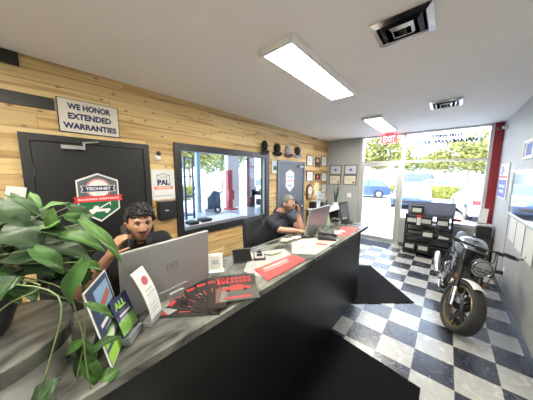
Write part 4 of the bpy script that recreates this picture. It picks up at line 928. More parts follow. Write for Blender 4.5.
# ================================================================ POTHOS
t = thing('potted_pothos', 'large leafy green pothos in a dark pot with vines trailing over the pedestal', 'plant', (-1.40, -3.33, 1.227))
B().lathe((0, 0, 0), [(.0, 0), (.12, 0), (.155, .10), (.168, .17), (.172, .18), (.172, .195), (.158, .195), (.15, .17), (0, .165)], 36).build('pot', mat('dark_pot', (.012, .012, .014), .45), t, smooth=True)
B().lathe((0, 0, 0), [(0, .12), (.148, .169), (.05, .177), (0, .18)], 20).build('soil', mat('dark_soil', (.02, .014, .01), .95), t)
LEAFM, nt, n, l, bb_ = nodes_mat('pothos_leaf')
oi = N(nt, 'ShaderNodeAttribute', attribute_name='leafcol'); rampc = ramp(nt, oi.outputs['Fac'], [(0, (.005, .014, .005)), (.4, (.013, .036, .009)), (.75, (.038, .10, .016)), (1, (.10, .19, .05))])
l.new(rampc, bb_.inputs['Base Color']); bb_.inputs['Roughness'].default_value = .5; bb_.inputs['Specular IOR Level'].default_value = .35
LV = []; lb = bmesh.new(); lay = lb.verts.layers.float.new('leafcol'); PL = Vector((-1.40, -3.33, 1.227))
def leaf(base, tip, w, shade, droop=.12, nrm=None):
    base, tip = Vector(base), Vector(tip); ax = tip - base; Ln = ax.length; d = ax.normalized()
    toc = (CAM - (base + tip) / 2).normalized(); nn = Vector(nrm) if nrm else Vector((toc.x * .6, toc.y * .6, .9)); nn = (nn - d * nn.dot(d)).normalized(); sd = d.cross(nn)
    nu, nv = 12, 6; grid = []
    for i in range(nu + 1):
        u = i / nu; wd = w * .5 * (max(0, math.sin(PI * min(1, (u * .93 + .07)) ** .72)) ** .8) * (1 if u < .97 else .3)
        back = -.10 * Ln * max(0, 1 - u / .12)
        row = []
        for j in range(nv + 1):
            v = (j / nv - .5) * 2
            p = base + d * (Ln * u + (back * abs(v) if u < .12 else 0)) + sd * wd * v + nn * (droop * Ln * math.sin(PI * u) + .16 * wd * abs(v) * 1.6 + .004 * math.sin(9 * u + 3 * v))
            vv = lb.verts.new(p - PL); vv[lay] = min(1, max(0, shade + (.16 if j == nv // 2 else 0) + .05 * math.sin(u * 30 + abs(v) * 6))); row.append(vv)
        grid.append(row)
    for i in range(nu):
        for j in range(nv):
            try: lb.faces.new((grid[i][j], grid[i][j + 1], grid[i + 1][j + 1], grid[i + 1][j]))
            except ValueError: pass
# leaves read off the plant: (base u, v, tip u, v, depth, width m, shade)
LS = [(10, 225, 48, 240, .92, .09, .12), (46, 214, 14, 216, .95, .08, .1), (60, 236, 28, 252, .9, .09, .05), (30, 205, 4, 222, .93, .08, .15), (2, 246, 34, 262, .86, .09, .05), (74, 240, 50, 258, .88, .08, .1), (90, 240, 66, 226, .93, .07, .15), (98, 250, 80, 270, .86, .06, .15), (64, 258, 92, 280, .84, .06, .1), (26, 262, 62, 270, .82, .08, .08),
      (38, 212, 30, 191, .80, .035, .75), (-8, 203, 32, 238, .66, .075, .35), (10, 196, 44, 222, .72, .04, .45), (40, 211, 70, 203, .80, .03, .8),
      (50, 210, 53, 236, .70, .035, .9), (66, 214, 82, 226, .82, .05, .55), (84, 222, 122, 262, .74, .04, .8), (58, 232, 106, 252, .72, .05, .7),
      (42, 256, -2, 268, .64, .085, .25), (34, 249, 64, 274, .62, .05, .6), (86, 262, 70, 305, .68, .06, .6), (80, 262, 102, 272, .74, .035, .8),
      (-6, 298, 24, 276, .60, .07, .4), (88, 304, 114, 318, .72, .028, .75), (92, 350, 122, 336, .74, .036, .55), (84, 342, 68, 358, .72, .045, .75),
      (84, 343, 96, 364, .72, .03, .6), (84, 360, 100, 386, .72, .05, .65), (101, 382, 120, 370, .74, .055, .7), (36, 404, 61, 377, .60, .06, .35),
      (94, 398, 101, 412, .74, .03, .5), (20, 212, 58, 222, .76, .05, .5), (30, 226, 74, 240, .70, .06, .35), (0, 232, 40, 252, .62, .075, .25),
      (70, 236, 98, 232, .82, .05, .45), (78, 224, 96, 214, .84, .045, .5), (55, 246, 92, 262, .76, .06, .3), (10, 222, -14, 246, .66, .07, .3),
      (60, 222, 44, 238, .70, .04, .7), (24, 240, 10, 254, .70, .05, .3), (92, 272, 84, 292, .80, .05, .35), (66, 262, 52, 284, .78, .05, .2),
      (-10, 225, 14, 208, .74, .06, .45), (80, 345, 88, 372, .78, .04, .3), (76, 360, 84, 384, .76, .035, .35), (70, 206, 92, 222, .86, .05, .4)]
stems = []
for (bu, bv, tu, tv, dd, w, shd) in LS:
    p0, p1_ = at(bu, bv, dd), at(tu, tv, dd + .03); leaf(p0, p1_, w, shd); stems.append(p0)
rnd = random.Random(21)
for i in range(120):
    a = rnd.uniform(0, 2 * PI); r = rnd.uniform(.04, .26); z = 1.42 + rnd.uniform(0, .24) - .25 * r; bpt = Vector((-1.42 + r * math.cos(a) * 1.0, -3.30 + r * math.sin(a), z))
    if (bpt - CAM).length < .95 or bpt.x > -1.18: continue
    d = Vector((math.cos(a + rnd.uniform(-.7, .7)), math.sin(a + rnd.uniform(-.7, .7)), rnd.uniform(-.6, .35))); leaf(bpt, bpt + d.normalized() * rnd.uniform(.07, .13), rnd.uniform(.03, .055), rnd.uniform(.0, .55)); stems.append(bpt)
lm = bpy.data.meshes.new('foliage'); bmesh.ops.recalc_face_normals(lb, faces=lb.faces); lb.to_mesh(lm); lb.free()
lo = link('foliage', lm, LEAFM, t); lo['kind'] = 'stuff'
b = B(); c0 = Vector((-1.40, -3.33, 1.38)) - PL
for i, s in enumerate(stems):
    s = s - PL
    if s.z + PL.z < 1.30: continue
    m_ = (c0 + s) / 2 + Vector((0, 0, .06)); b.tube([c0 + Vector((math.cos(i) * .05, math.sin(i) * .05, -.02)), m_, s], .0018, 6)
for pts in ([(-.05, 0, .16), None, (62, 288, .70), (78, 318, .71), (84, 342, .71), (86, 362, .71), (92, 400, .71)], [(.05, .05, .16), None, (70, 270, .74), (84, 300, .74), (84, 343, .74), (78, 372, .74), (76, 402, .74)], [(-.05, -.03, .16), None, (40, 285, .62), (10, 303, .60), (-4, 314, .60)], [(.02, -.03, .16), None, (58, 296, .60), (50, 360, .58), (36, 404, .58)]):
    P = [Vector(pts[0])] + [at(*q) - PL for q in pts[2:]]
    P.insert(1, (P[0] + P[1]) / 2 + Vector((0, 0, .05))); Q = []
    for i in range(len(P) - 1):
        a0, a1, a2, a3 = P[max(i - 1, 0)], P[i], P[i + 1], P[min(i + 2, len(P) - 1)]
        for k in range(5):
            u = k / 5; Q.append(.5 * ((2 * a1) + (a2 - a0) * u + (2 * a0 - 5 * a1 + 4 * a2 - a3) * u * u + (3 * a1 - a0 - 3 * a2 + a3) * u ** 3))
    b.tube(Q, .0024, 7)
b.build('stems', mat('vine_stem', (.10, .13, .05), .6), t, smooth='all')

# ================================================================ MOTORCYCLE
BK = thing('motorcycle', 'black and silver motorcycle on its side stand by the right wall, front wheel turned', 'motorcycle', (-.005, .06, 0), (-.17, 0, R(-87)))
# local: +x forward, +y rider's left, origin at the front tyre contact; steering about an axis through (-.36,0,.95) with 24 deg rake
ra = R(24); AX = Vector((-math.sin(ra), 0, math.cos(ra))); AP = Vector((0.03, 0, .30)) ; SD = R(19)
SM = Matrix.Translation(AP) @ Matrix.Rotation(SD, 4, AX) @ Matrix.Translation(-AP)
def S(v): return SM @ v
def FB(): b = B(); b.xf = S; return b
TYRE = mat('tyre_rubber', (.022, .022, .022), .75, bump=.3, scale=60); CHR = STEEL
def wheel(name, c, r, w, steer, rimm, disc=True):
    nb = FB if steer else B; c = Vector(c)
    b = nb(); rings = []
    prof = [(-.30, .80), (-.42, .86), (-.5, .92), (-.46, .97), (-.25, .995), (0, 1.0), (.25, .995), (.46, .97), (.5, .92), (.42, .86), (.30, .80)]
    n = 56
    for i in range(n):
        a = 2 * PI * i / n; rings.append([c + Vector((r * q * math.cos(a), w * h, r * q * math.sin(a))) for h, q in prof])
    rings.append(rings[0]); b.rings(rings, close=True, cap=False); bmesh.ops.remove_doubles(b.bm, verts=b.bm.verts, dist=1e-6)
    o = b.build(name, TYRE, BK, smooth='all')
    for s in (-1, 1): b = nb(); b.torus(c + Vector((0, s * w * .30, 0)), r * .785, .011, 'y', 48, 8); b.build('rim', rimm, o, smooth='all')
    b = nb(); b.cyl(c + Vector((0, -w * .28, 0)), c + Vector((0, w * .28, 0)), r * .79, n=48); 
    for f in [f for f in b.bm.faces if len(f.verts) > 10]: b.bm.faces.remove(f)
    b.build('rim_band', rimm, o, smooth=True)
    b = nb()
    for k in range(10):
        a = k * 2 * PI / 10 + .16 * (1 if k % 2 else -1); b.tube([c + Vector((.03 * math.cos(a), 0, .03 * math.sin(a))), c + Vector((r * .78 * math.cos(a), 0, r * .78 * math.sin(a)))], .009, 8, [.013, .008])
    b.cyl(c + Vector((0, -w * .45, 0)), c + Vector((0, w * .45, 0)), .035); b.build('spokes', BLKM, o)
    if disc:
        for s in (-1, 1):
            b = nb(); b.torus(c + Vector((0, s * w * .52, 0)), r * .43, r * .09, 'y', 40, 6, .08); b.build('brake_disc', mat('dark_disc_steel', (.16, .16, .17), .35, .9), o, smooth=True)
    return o
wheel('front_wheel', (.03, 0, .295), .295, .125, True, mat('bronze_rim', (.26, .20, .10), .35, .8))
wheel('rear_wheel', (-1.40, 0, .305), .305, .165, False, BLKM, False)
fork = lambda h: Vector((.03, 0, .295)) + AX * h + Vector((-.045, 0, 0)) * 0
for s in (-1, 1):
    b = FB(); b.tube([fork(-.01) + Vector((0, s * .10, 0)), fork(.22) + Vector((0, s * .10, 0))], .026, 14); b.build('fork_leg', CHR, BK, smooth=True)
    b = FB(); b.tube([fork(.20) + Vector((0, s * .10, 0)), fork(.66) + Vector((0, s * .10, 0))], .029, 14); b.build('fork_tube', BLKM, BK, smooth=True)
for h in (.48, .66): b = FB(); b.box(fork(h), (.07, .24, .03), (0, -ra, 0)); b.build('fork_clamp', BLKM, BK, bevel=.006)
for s in (-1, 1):
    b = FB(); b.box(fork(.34) + Vector((.02, s * .135, 0)), (.03, .008, .045), (0, -ra, 0)); b.build('reflector', mat('amber_reflector', (.35, .10, .03), .3), BK)
    b = FB(); b.box(Vector((-.03, s * .085, .33)), (.05, .05, .11), (0, .3, 0)); b.build('brake_caliper', BLKM, BK, bevel=.01)
b = FB(); b.grid(lambda u, v: Vector((.03 + .335 * math.cos(R(156) - u * R(84)), (v - .5) * .12, .295 + .335 * math.sin(R(156) - u * R(84)) - .02 * (2 * v - 1) ** 2)), 20, 6); b.build('front_fender', mat('white_gloss', (.72, .72, .70), .2, coat=.5), BK, smooth='all', solid=.005)
# headlight, gauge
hl = Vector((-.05, 0, .80))
b = FB(); b.lathe(hl, [(.0, -.10), (.05, -.095), (.088, -.04), (.098, .02), (.098, .035), (.09, .038)], 32, 'x'); hd = b.build('headlight', BLKP, BK, smooth=True)
b = FB(); b.lathe(hl, [(.0, .052), (.05, .047), (.088, .034), (.088, .026), (0, .02)], 32, 'x'); b.build('lens', mat('lamp_lens', (.34, .35, .35), .08, .4), hd, smooth=True)
b = FB(); b.torus(hl + Vector((.034, 0, 0)), .092, .006, 'x', 32, 8); b.build('lens_ring', CHR, hd, smooth='all')
b = FB(); b.box(hl + Vector((.045, 0, .0)), (.012, .15, .012)); b.box(hl + Vector((.045, 0, -.03)), (.012, .09, .012)); b.build('lamp_bar', BLKM, hd)
b = FB(); b.lathe((-.20, 0, .99), [(.0, -.05), (.05, -.045), (.058, .0), (.05, .01), (0, .012)], 24); b.build('gauge', BLKP, BK, smooth=True)
# handlebar
b = FB(); hz = .97; b.tube([(-.34, -.38, hz), (-.30, -.26, hz + .015), (-.26, -.12, hz), (-.25, 0, hz), (-.26, .12, hz), (-.30, .26, hz + .015), (-.34, .38, hz)], .0115, 12); b.build('handlebar', BLKM, BK, smooth='all')
for s in (-1, 1):
    b = FB(); b.tube([(-.345, s * .40, hz - .002), (-.305, s * .27, hz + .014)], .0175, 14); b.build('grip', mat('grip_rubber', (.015, .015, .015), .9), BK, smooth=True)
    b = FB(); b.tube([(-.28, s * .24, hz + .012), (-.25, s * .27, hz), (-.275, s * .34, hz - .008), (-.30, s * .41, hz - .012)], .009, 8); b.box((-.27, s * .22, hz + .005), (.05, .05, .04)); b.build('lever', BLKM, BK)
    b = FB(); b.tube([(-.345, s * .405, hz), (-.33, s * .44, hz + .0), (-.30, s * .47, hz + .045)], .009, 8); m_ = b.build('mirror_arm', BLKM, BK)
    b = FB(); b.sph((-.28, s * .465, hz + .06), .04, 3, (.3, 1.3, .75), (0, 0, s * .4)); b.build('mirror_head', BLKP, m_, smooth='all')
b = FB(); b.tube([(-.26, -.18, hz - .01), (-.16, -.12, .90), (-.14, -.06, .84), (-.20, 0, .76)], .006, 8); b.tube([(-.26, .18, hz - .01), (-.15, .14, .88), (-.14, .07, .80), (-.22, 0, .7)], .006, 8); b.tube([(-.27, .2, hz), (-.10, .16, .80), (-.02, .11, .55), (-.02, .09, .36)], .005, 8); b.build('cables', BLKP, BK, smooth='all')
for s in (-1, 1):
    b = FB(); b.tube([(-.12, s * .10, .80), (-.12, s * .17, .80)], .007, 8); b.sph((-.12, s * .19, .80), .025, 2, (.9, 1.1, .8)); b.build('turn_signal', BLKP, BK, smooth='all')
# tank
def loft(secs, n=20):
    rings = []
    for (x, cz, hw, hh, e) in secs:
        ring = []
        for k in range(n):
            a = 2 * PI * k / n; c, s_ = math.cos(a), math.sin(a); ring.append(Vector((x, hw * math.copysign(abs(c) ** e, c), cz + hh * math.copysign(abs(s_) ** e, s_))))
        rings.append(ring)
    b = B(); b.rings(rings); return b
TK = loft([(-.37, .82, .05, .05, .8), (-.40, .84, .105, .09, .8), (-.50, .875, .15, .125, .75), (-.62, .88, .155, .125, .75), (-.74, .85, .125, .10, .8), (-.84, .81, .085, .065, .85), (-.86, .80, .05, .04, .9)])
tk = TK.build('fuel_tank', mat('silver_white_paint', (.27, .30, .34), .28, .3, coat=.3), BK, smooth='all')
B().lathe((-.56, 0, 1.0), [(.0, -.01), (.035, -.01), (.035, .01), (0, .014)], 20).build('filler_cap', CHR, tk, smooth=True)
b = B(); b.grid(lambda u, v: Vector((-.42 - .38 * u, (v - .5) * .05, .985 + .025 * math.sin(PI * (u * .9 + .1)) - .13 * u * u)), 10, 2); b.build('tank_stripe', BLKP, tk, smooth='all', solid=.003)
loft([(-.80, .79, .09, .035, .7), (-.92, .79, .13, .045, .7), (-1.10, .82, .12, .04, .7), (-1.28, .86, .09, .04, .7), (-1.36, .88, .05, .03, .8)]).build('seat', mat('seat_leather', (.02, .02, .02), .55), BK, smooth='all')
loft([(-1.00, .75, .09, .03, .8), (-1.22, .79, .09, .04, .8), (-1.42, .85, .07, .04, .8), (-1.50, .87, .03, .02, .8)]).build('tail_cowl', MATS['silver_white_paint'], BK, smooth='all')
B().sph((-1.50, 0, .86), .035, 2, (.5, 1.4, .6)).build('tail_light', RED, BK, smooth='all')
b = B(); b.box((-1.52, 0, .62), (.01, .17, .12), (0, .3, 0)); b.tube([(-1.35, 0, .82), (-1.50, 0, .62)], .012); b.build('plate_bracket', BLKP, BK)
# frame, engine
b = B()
for s in (-1, 1):
    b.tube([(-.36, s * .05, .82), (-.55, s * .11, .68), (-.85, s * .12, .62), (-1.0, s * .11, .45)], .018, 10); b.tube([(-.34, s * .04, .74), (-.42, s * .09, .50), (-.50, s * .1, .30)], .016, 10)
    b.tube([(-.80, s * .11, .68), (-1.15, s * .10, .76), (-1.35, s * .07, .82)], .014, 10); b.tube([(-.55, s * .11, .68), (-.62, s * .11, .45), (-.95, s * .11, .40)], .014, 10)
b.tube([(-.36, 0, .70), (-.36, 0, .86)], .035, 12); b.build('frame', BLKM, BK, smooth=True)
ENG = mat('engine_alloy', (.40, .40, .42), .3, .9, var=.15)
b = B(); b.box((-.70, 0, .36), (.42, .26, .22)); b.cyl((-.58, -.15, .36), (-.58, .15, .36), .10, n=28); b.cyl((-.80, -.145, .37), (-.80, .145, .37), .08, n=28); b.build('engine_block', mat('dark_engine', (.05, .05, .055), .4, .7), BK, bevel=.012)
for (x, z, tilt, nm) in ((-.50, .52, .55, 0), (-.74, .56, -.35, 1)):
    b = B()
    for k in range(8): b.box((x + math.sin(tilt) * (.022 * k - .08), 0, z + .022 * k - .08), (.15, .17, .008), (0, tilt, 0))
    b.box((x, 0, z), (.10, .13, .17), (0, tilt, 0)); b.build('cylinder', ENG, BK)
b = B()
for s in (-1, 1): b = B(); b.lathe((-.58, s * .155, .36), [(.085, -.008), (.085, .008), (.06, .014 * 1), (0, .014)], 28, 'y'); b.build('engine_cover', CHR, BK, smooth=True)
b = B(); b.tube([(-.44, -.06, .50), (-.34, -.09, .42), (-.36, -.12, .25), (-.55, -.15, .20), (-.90, -.15, .20), (-1.0, -.17, .24)], .021, 12); b.tube([(-.66, -.09, .60), (-.60, -.16, .56), (-.62, -.175, .40), (-.78, -.175, .24), (-1.0, -.17, .24)], .021, 12); b.build('exhaust_header', CHR, BK, smooth='all')
b = B(); b.tube([(-.98, -.18, .24), (-1.04, -.19, .27), (-1.42, -.21, .42), (-1.45, -.21, .43)], .05, 20, [.03, .045, .048, .035]); b.build('muffler', ENG, BK, smooth=True)
b = B(); b.box((-.40, 0, .50), (.03, .26, .24), (0, -.2, 0)); b.build('radiator', mat('radiator_black', (.03, .03, .03), .6, bump=.5, scale=90), BK, bevel=.004)
b = B()
for s in (-1, 1): B().prism([(-.42, .78), (-.36, .72), (-.38, .56), (-.50, .62), (-.56, .76)], 'y', s * .125, s * .135).build('side_panel', MATS['silver_white_paint'], BK, bevel=.003)
for s in (-1, 1): B().tube([(-.90, s * .09, .42), (-1.15, s * .10, .34), (-1.40, s * .11, .305)], .025, 10).build('swingarm', BLKM, BK)
for s in (-1, 1): B().tube([(-.85, s * .14, .32), (-.86, s * .24, .31)], .011, 8).build('foot_peg', CHR, BK)
b = B(); b.tube([(-.78, .13, .24), (-.74, .20, .10), (-.72, .245, -.038)], .011, 8); b.sph((-.72, .25, -.036), .02, 2, (1.5, 1.2, .4)); b.build('side_stand', BLKM, BK)
b = B(); b.torus((-1.05, .09, .33), .26, .008, 'y', 40, 6, 1.0); b.build('chain', BLKM, BK)

# ================================================================ GARAGE BAY (seen through the interior window)
LSB = mat('light_steel_blue', (.32, .45, .58), .4)
t = thing('floor_scrubber', 'grey-blue wheeled floor machine standing in the garage bay', 'machine', (-8.6, 2.62, 0), R(60))
b = B(); b.prism([(-.28, .10), (.32, .10), (.34, .60), (.28, 1.0), (.0, 1.05), (-.14, .85), (-.28, .72)], 'y', -.25, .25); b.build('body', mat('slate_plastic', (.07, .10, .15), .4), t, bevel=.05, seg=3)
for s in (-1, 1): b = B(); b.cyl((.18, s * .25, .16), (.18, s * .31, .16), .16, n=24); w_ = b.build('wheel', BLKP, t); B().cyl((.18, s * .30, .16), (.18, s * .315, .16), .08).build('hub', WHITE, w_)
b = B(); b.tube([(.30, -.2, .9), (.45, -.2, 1.0), (.45, .2, 1.0), (.30, .2, .9)], .02); b.build('handle', BLKP, t); B().box((-.1, 0, .12), (.6, .6, .12)).build('brush_deck', GREYI, t, bevel=.02)
t = thing('lift_column', 'red vehicle lift column in the garage bay', 'vehicle lift', (-8.8, 3.75, 0), 0, 'garage lift columns')
B().box((0, 0, 1.02), (.22, .30, 2.04)).build('column', mat('lift_red', (.50, .05, .06), .4), t, bevel=.01); B().box((.1, 0, .03), (.6, .5, .05)).build('base_plate', mat('lift_red', (.5, .05, .06), .4), t); B().box((.16, 0, .75), (.1, .34, .5)).build('carriage', MATS['lift_red'], t, bevel=.01)
t = thing('lift_column', 'dark red-brown column at the right of the garage bay view', 'vehicle lift', (-8.6, 5.15, 0), 0, 'garage lift columns')
B().box((0, 0, 1.5), (.25, .42, 3.0)).build('column', mat('maroon_steel', (.16, .05, .06), .4), t, bevel=.01); B().box((.15, 0, .9), (.1, .46, .5)).build('carriage', BLKM, t, bevel=.01)
t = thing('steel_rack', 'tall dark blue steel rack at the left of the garage bay view', 'rack', (-7.5, .66, 0))
for x in (-.3, .3):
    for y in (-.16, .16): B().bx(x - .03, x + .03, y - .03, y + .03, 0, 2.4).build('post', mat('navy_steel', (.05, .07, .13), .4), t)
for z in (.3, 1.0, 1.7, 2.36): B().bx(-.33, .33, -.18, .18, z, z + .04).build('shelf', mat('navy_steel', (.05, .07, .13), .4), t)
t = thing('garage_post', 'pale blue square post by the garage opening', 'post', (-9.1, 2.15, 0))
B().bx(-.09, .09, -.09, .09, 0, 3.5).build('shaft', LSB, t, bevel=.01); B().bx(-.14, .14, -.14, .14, 0, .03).build('base_plate', GREYI, t)
t = thing('parts_rack', 'metal rack of black parts at the right of the garage bay', 'rack', (-8.2, 5.85, 0))
for x in (-.25, .25):
    for y in (-.55, .55): B().bx(x - .02, x + .02, y - .02, y + .02, 0, 1.75).build('post', GREYI, t)
for z in (.1, .65, 1.2, 1.72): B().bx(-.27, .27, -.57, .57, z, z + .03).build('shelf', GREYI, t)
rnd = random.Random(9); k = 0
nm = ['lowest shelf', 'second shelf', 'third shelf', 'top shelf']
for si, z in enumerate((.131, .681, 1.231)):
    for j in range(4):
        h = rnd.uniform(.22, .42); m = [BLKP, BLKP, LBL, REDP][(si + j * 3) % 4]
        o = B().box((-8.2, 5.42 + .28 * j, z + h / 2), (.34, .22, h)).build('parts_box', m, bevel=.01)
        tag(o, '%s box on the %s of the garage rack, number %s from the left' % ({'black_plastic': 'black', 'pale_blue_ink': 'pale blue', 'red_post_paint': 'red'}[m.name], nm[si], ['one', 'two', 'three', 'four'][j]), 'box', 'boxes on the garage rack')
t = thing('work_bench', 'low white bench with red edge just beyond the interior window', 'bench', (-3.62, -.9, 0))
B().bx(-.25, .25, -.55, .75, .90, .94).build('bench_top', WHITE, t); B().bx(.25, .262, -.55, .75, .895, .94).build('red_edge', mat('faded_red', (.6, .25, .25), .5), t)
for x in (-.22, .22):
    for y in (-.5, .7): B().bx(x - .02, x + .02, y - .02, y + .02, 0, .9).build('leg', GREYI, t)
for i, (x, y, w, lab) in enumerate(((-3.5, -1.30, .16, 'flat black tray on the bench beyond the window, left one'), (-3.55, -1.02, .2, 'flat black tray on the bench beyond the window, right one'))):
    o = B().box((x, y, .965), (.2, w, .05)).build('black_tray', BLKP, bevel=.01); tag(o, lab, 'tray', 'black trays on the bench')

# ================================================================ OUTDOORS
def tree_leafmat(name, c): 
    m = mat(name, c, .6, var=.35, scale=1.2); return m
def tree(x, y, h, clumps, n, leafm, label, ls=.21, seed=1, trunk=.14, z0=0):
    rnd = random.Random(seed); t = thing('tree', label, 'tree', (x, y, z0 - .02), 0, 'trees outdoors')
    b = B(); b.tube([(0, 0, 0), (.05, .03, h * .3), (-.04, .02, h * .55), (.02, 0, h * .8)], trunk, 10, [trunk, trunk * .8, trunk * .6, trunk * .25])
    for c in clumps[:6]: b.tube([(0, 0, h * .35), Vector((c[0] * .5, c[1] * .5, (h * .4 + c[2]) / 2)), (c[0] * .9, c[1] * .9, c[2])], trunk * .4, 7, [trunk * .45, trunk * .3, trunk * .12])
    b.build('trunk', mat('bark', (.30, .24, .17), .9, var=.2), t)
    bm = bmesh.new()
    for i in range(n):
        cx, cy, cz, rx, rz = clumps[rnd.randrange(len(clumps))]
        while True:
            p = Vector((rnd.uniform(-1, 1), rnd.uniform(-1, 1), rnd.uniform(-1, 1)))
            if .25 < p.length < 1: break
        q = Vector((cx + p.x * rx, cy + p.y * rx, cz + p.z * rz)); a = Vector((rnd.gauss(0, 1), rnd.gauss(0, 1), rnd.gauss(0, 1))).normalized(); c = a.cross(Vector((rnd.gauss(0, 1), rnd.gauss(0, 1), rnd.gauss(0, 1)))).normalized(); s = ls * rnd.uniform(.6, 1.3)
        bm.faces.new([bm.verts.new(q + a * s), bm.verts.new(q + c * s * .5), bm.verts.new(q - a * s), bm.verts.new(q - c * s * .5)])
    me = bpy.data.meshes.new('foliage'); bm.to_mesh(me); bm.free(); link('foliage', me, leafm, t, False)
YG = tree_leafmat('yellow_green_leaves', (.25, .25, .055)); MG = tree_leafmat('mid_green_leaves', (.155, .185, .05)); HG = tree_leafmat('hedge_leaves', (.22, .22, .03))
tree(-6.0, 24, 7, [(-1.5, 0, 4.2, 1.8, 1.3), (1.3, .4, 4.6, 1.8, 1.3), (0, 0, 5.8, 1.9, 1.3), (-.6, .5, 3.4, 1.4, .9), (1.8, 0, 3.3, 1.2, .8)], 3200, YG, 'yellow-green tree seen through the glass door', seed=2)
tree(-11.2, 27, 8, [(-1.5, 0, 4.6, 2.0, 1.6), (1.3, .4, 5.0, 2.2, 1.6), (0, 0, 6.8, 2.2, 1.4), (0, 1, 3.4, 2.4, 1.0)], 3000, MG, 'green tree beyond the left edge of the glass door', seed=3)
tree(1.4, 30, 7, [(-2.8, 0, 3.6, 1.8, 1.2), (-1.2, .4, 4.6, 2.0, 1.4), (1.3, 0, 5.2, 2.2, 1.6), (2.6, .5, 3.8, 2.0, 1.4), (.2, 0, 3.4, 2.0, 1.1)], 4200, YG, 'wide yellow-green tree behind the white parked cars', seed=4)
tree(-3.0, 44, 8, [(-2.5, 0, 3.8, 2.4, 1.6), (0, 1, 4.2, 2.6, 1.5), (2.8, 0, 3.6, 2.4, 1.6), (5.5, 0, 5.2, 2.4, 2.0)], 3600, MG, 'green tree in the far middle of the parking lot', seed=5, ls=.22)
tree(7.0, 38, 9, [(-2.0, 0, 4.8, 2.8, 2.0), (1.2, 1, 6.2, 3.0, 2.0), (-3.5, 0, 3.6, 2.2, 1.6)], 3600, MG, 'tall green tree at the far right of the parking lot', seed=6, ls=.22)
tree(-16.0, 40, 9, [(-2.0, 0, 4.8, 3.0, 2.2), (2.2, 1, 5.2, 3.0, 2.0), (0, 0, 7.2, 2.5, 1.4)], 3600, YG, 'large yellow-green tree at the far left outdoors', seed=7, ls=.22)
def hedge(x0, x1, y, d, z, n, label, seed):
    rnd = random.Random(seed); b = B(); bm = b.bm
    b.box(((x0 + x1) / 2, y, z * .45), (x1 - x0 - .3, d * .7, z * .86))
    for i in range(n):
        fx = rnd.uniform(x0, x1); yy = y + rnd.uniform(-d / 2, d / 2); zz = rnd.uniform(.05, z)
        q = Vector((fx, yy, zz)); a = Vector((rnd.gauss(0, 1), rnd.gauss(0, 1), rnd.gauss(0, 1))).normalized(); c = a.cross(Vector((rnd.gauss(0, 1), 1, rnd.gauss(0, 1)))).normalized(); s = rnd.uniform(.05, .11)
        bm.faces.new([bm.verts.new(q + a * s), bm.verts.new(q + c * s * .6), bm.verts.new(q - a * s), bm.verts.new(q - c * s * .6)])
    o = b.build('hedge', HG); tag(o, label, 'hedge', 'clipped hedges outdoors')
hedge(-1.6, 3.2, 18.5, 1.3, .95, 4200, 'yellow-green hedge behind the parked cars at right', 1)
hedge(-6.3, -3.0, 19.5, 1.4, .85, 3200, 'yellow-green hedge seen through the glass door', 2)
def car(x, y, rz, paint, label, L=4.5, suv=0.0, group='parked cars'):
    t = thing('car', label, 'car', (x, y, -.02), rz, group); W = 1.78; h = .1 * suv
    prof = [(-L / 2, .35), (-L / 2 + .03, .75 + h), (-L / 2 + .12, .92 + h), (-L / 2 + .75, .98 + h), (L / 2 - 1.25, .96 + h), (L / 2 - .35, .82 + h), (L / 2 - .04, .68 + h), (L / 2, .35), (L / 2 - .3, .22), (-L / 2 + .3, .22)]
    B().prism(prof, 'y', -W / 2, W / 2).build('body', paint, t, bevel=.07, seg=3)
    x0, x1, x2, x3 = (-L / 2 + .30 - .1 * suv, -L / 2 + 1.0 - .45 * suv, L / 2 - 2.15, L / 2 - 1.35); zt = 1.42 + .28 * suv
    def ring(z, k, a, c): return [Vector((a, -W / 2 * k, z)), Vector((c, -W / 2 * k, z)), Vector((c, W / 2 * k, z)), Vector((a, W / 2 * k, z))]
    B().rings([ring(.93 + h, .95, x0, x3), ring(zt - .05, .80, x1, x2)]).build('windows', mat('car_glass', (.10, .14, .18), .06), t, bevel=.03)
    b = B(); b.rings([ring(zt - .06, .815, x1 - .02, x2 + .02), ring(zt, .77, x1 + .1, x2 - .1)])
    for s in (-1, 1):
        for (xa, xb) in ((x0, x1), (x3, x2), ((x0 + x3) / 2 - .1, (x1 + x2) / 2)): b.tube([(xa, s * W / 2 * .955, .93 + h), (xb, s * W / 2 * .81, zt - .05)], .035, 8)
    b.build('roof', paint, t)
    for s in (-1, 1):
        for xx in (-L / 2 + .85, L / 2 - .88):
            b = B(); b.cyl((xx, s * (W / 2 - .2), .33), (xx, s * (W / 2 + .01), .33), .33, n=28); w_ = b.build('wheel', BLKP, t); B().cyl((xx, s * (W / 2), .33), (xx, s * (W / 2 + .02), .33), .2).build('wheel_cover', SILV, w_)
        B().box((-L / 2 + .04, s * .68, .80 + h), (.10, .34, .16)).build('tail_light', mat('tail_lamp_red', (.65, .02, .02), .2), t, bevel=.02)
        B().box((L / 2 - .08, s * .65, .66 + h), (.14, .34, .12)).build('headlamp', mat('clear_lamp', (.7, .72, .74), .1), t, bevel=.02)
    B().box((-L / 2 - .005, 0, .62 + h), (.03, .34, .16)).build('number_plate', mat('plain_plate', (.6, .6, .58), .4), t)
    B().box((-L / 2 + .0, 0, .42), (.1, W * .96, .18)).build('rear_bumper', GREYI, t, bevel=.03)
    B().box((L / 2 - .02, 0, .45), (.08, W * .8, .16)).build('grille', BLKP, t, bevel=.02)
    return t
WC = mat('white_car_paint', (.50, .50, .50), .15, coat=.8); BC = mat('blue_car_paint', (.06, .10, .20), .2, .2, coat=.8); SC_ = mat('silver_car_paint', (.45, .47, .49), .2, .6, coat=.6)
car(1.15, 10.2, R(97), WC, 'white car parked nearest outside, rear with red lamps to the window')
car(-1.75, 12.0, R(-86), BC, 'blue car parked facing the window, behind the rack')
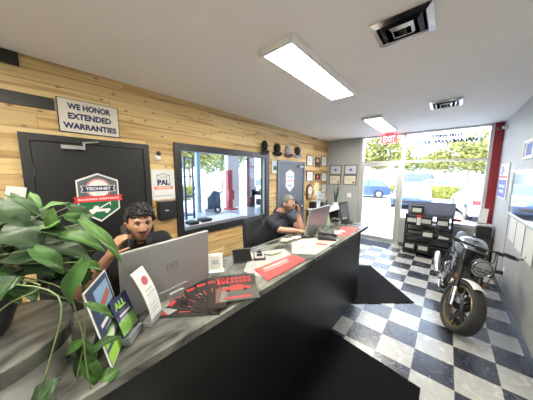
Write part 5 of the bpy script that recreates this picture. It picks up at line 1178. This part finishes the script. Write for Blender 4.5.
car(-5.9, 15.5, R(200), BC, 'blue car seen through the glass door', suv=.3)
car(-.6, 25.0, R(4), WC, 'white car in the far row, behind the hedge, at left')
car(4.2, 25.2, R(2), WC, 'large white car in the far row, behind the hedge, at right', suv=.7)
car(-8.6, 21.5, R(10), SC_, 'silver car far off through the left part of the glass door')
t = thing('dark_van', 'dark blue-grey van parked far off behind the blue car', 'van', (-3.6, 38, 0), R(3))
B().prism([(-2.6, .3), (-2.6, 2.0), (-2.4, 2.15), (1.4, 2.15), (2.0, 1.2), (2.7, 1.05), (2.75, .3)], 'y', -.95, .95).build('body', mat('slate_van_paint', (.13, .16, .24), .3), t, bevel=.08)
for xx in (-1.7, 1.9):
    for s in (-1, 1): B().cyl((xx, s * .8, .35), (xx, s * .98, .35), .36, n=24).build('wheel', BLKP, t)
B().prism([(1.35, 1.3), (1.35, 1.95), (1.5, 1.95), (1.95, 1.3)], 'y', -.96, .96).build('windows', MATS['car_glass'], t)
# greenery beyond the garage opening
tree(-17.0, 6.0, 6, [(0, -1.5, 3.2, 1.8, 1.4), (0, 1.2, 3.8, 1.8, 1.5), (.5, 0, 5.0, 2.0, 1.4)], 3000, YG, 'yellow-green tree beyond the garage opening, left of the red column', seed=12)
tree(-22.0, 13.2, 7, [(0, -1.8, 3.4, 2.2, 1.6), (0, 1.5, 4.0, 2.2, 1.6), (.5, 0, 5.4, 2.4, 1.6)], 3000, MG, 'green tree beyond the garage opening, at the right', seed=13)
tree(-18.5, 20.5, 7, [(0, -1.8, 3.4, 2.2, 1.6), (0, 1.5, 4.0, 2.2, 1.6), (.5, 0, 5.4, 2.4, 1.6)], 3000, YG, 'yellow-green tree beyond the garage, furthest right', seed=14)
tree(-30.0, 6.0, 7, [(0, -1.5, 3.2, 2.2, 1.6), (0, 1.8, 3.8, 2.2, 1.6), (.5, 0, 4.6, 2.2, 1.6)], 3000, MG, 'green tree beyond the garage opening, furthest left', seed=15)
t_ = B(); rnd = random.Random(77)
t_.box((-14.5, 3.2, .45), (.6, 3.0, .7))
for i in range(2600):
    q = Vector((-14.5 + rnd.uniform(-.5, .5), 3.2 + rnd.uniform(-1.7, 1.7), rnd.uniform(.05, 1.0))); a = Vector((rnd.gauss(0, 1), rnd.gauss(0, 1), rnd.gauss(0, 1))).normalized(); c = a.cross(Vector((rnd.gauss(0, 1), 1, rnd.gauss(0, 1)))).normalized(); s = rnd.uniform(.05, .1)
    t_.bm.faces.new([t_.bm.verts.new(q + a * s), t_.bm.verts.new(q + c * s * .6), t_.bm.verts.new(q - a * s), t_.bm.verts.new(q - c * s * .6)])
o = t_.build('hedge', HG); tag(o, 'bright green bush beyond the garage opening', 'hedge', 'clipped hedges outdoors')
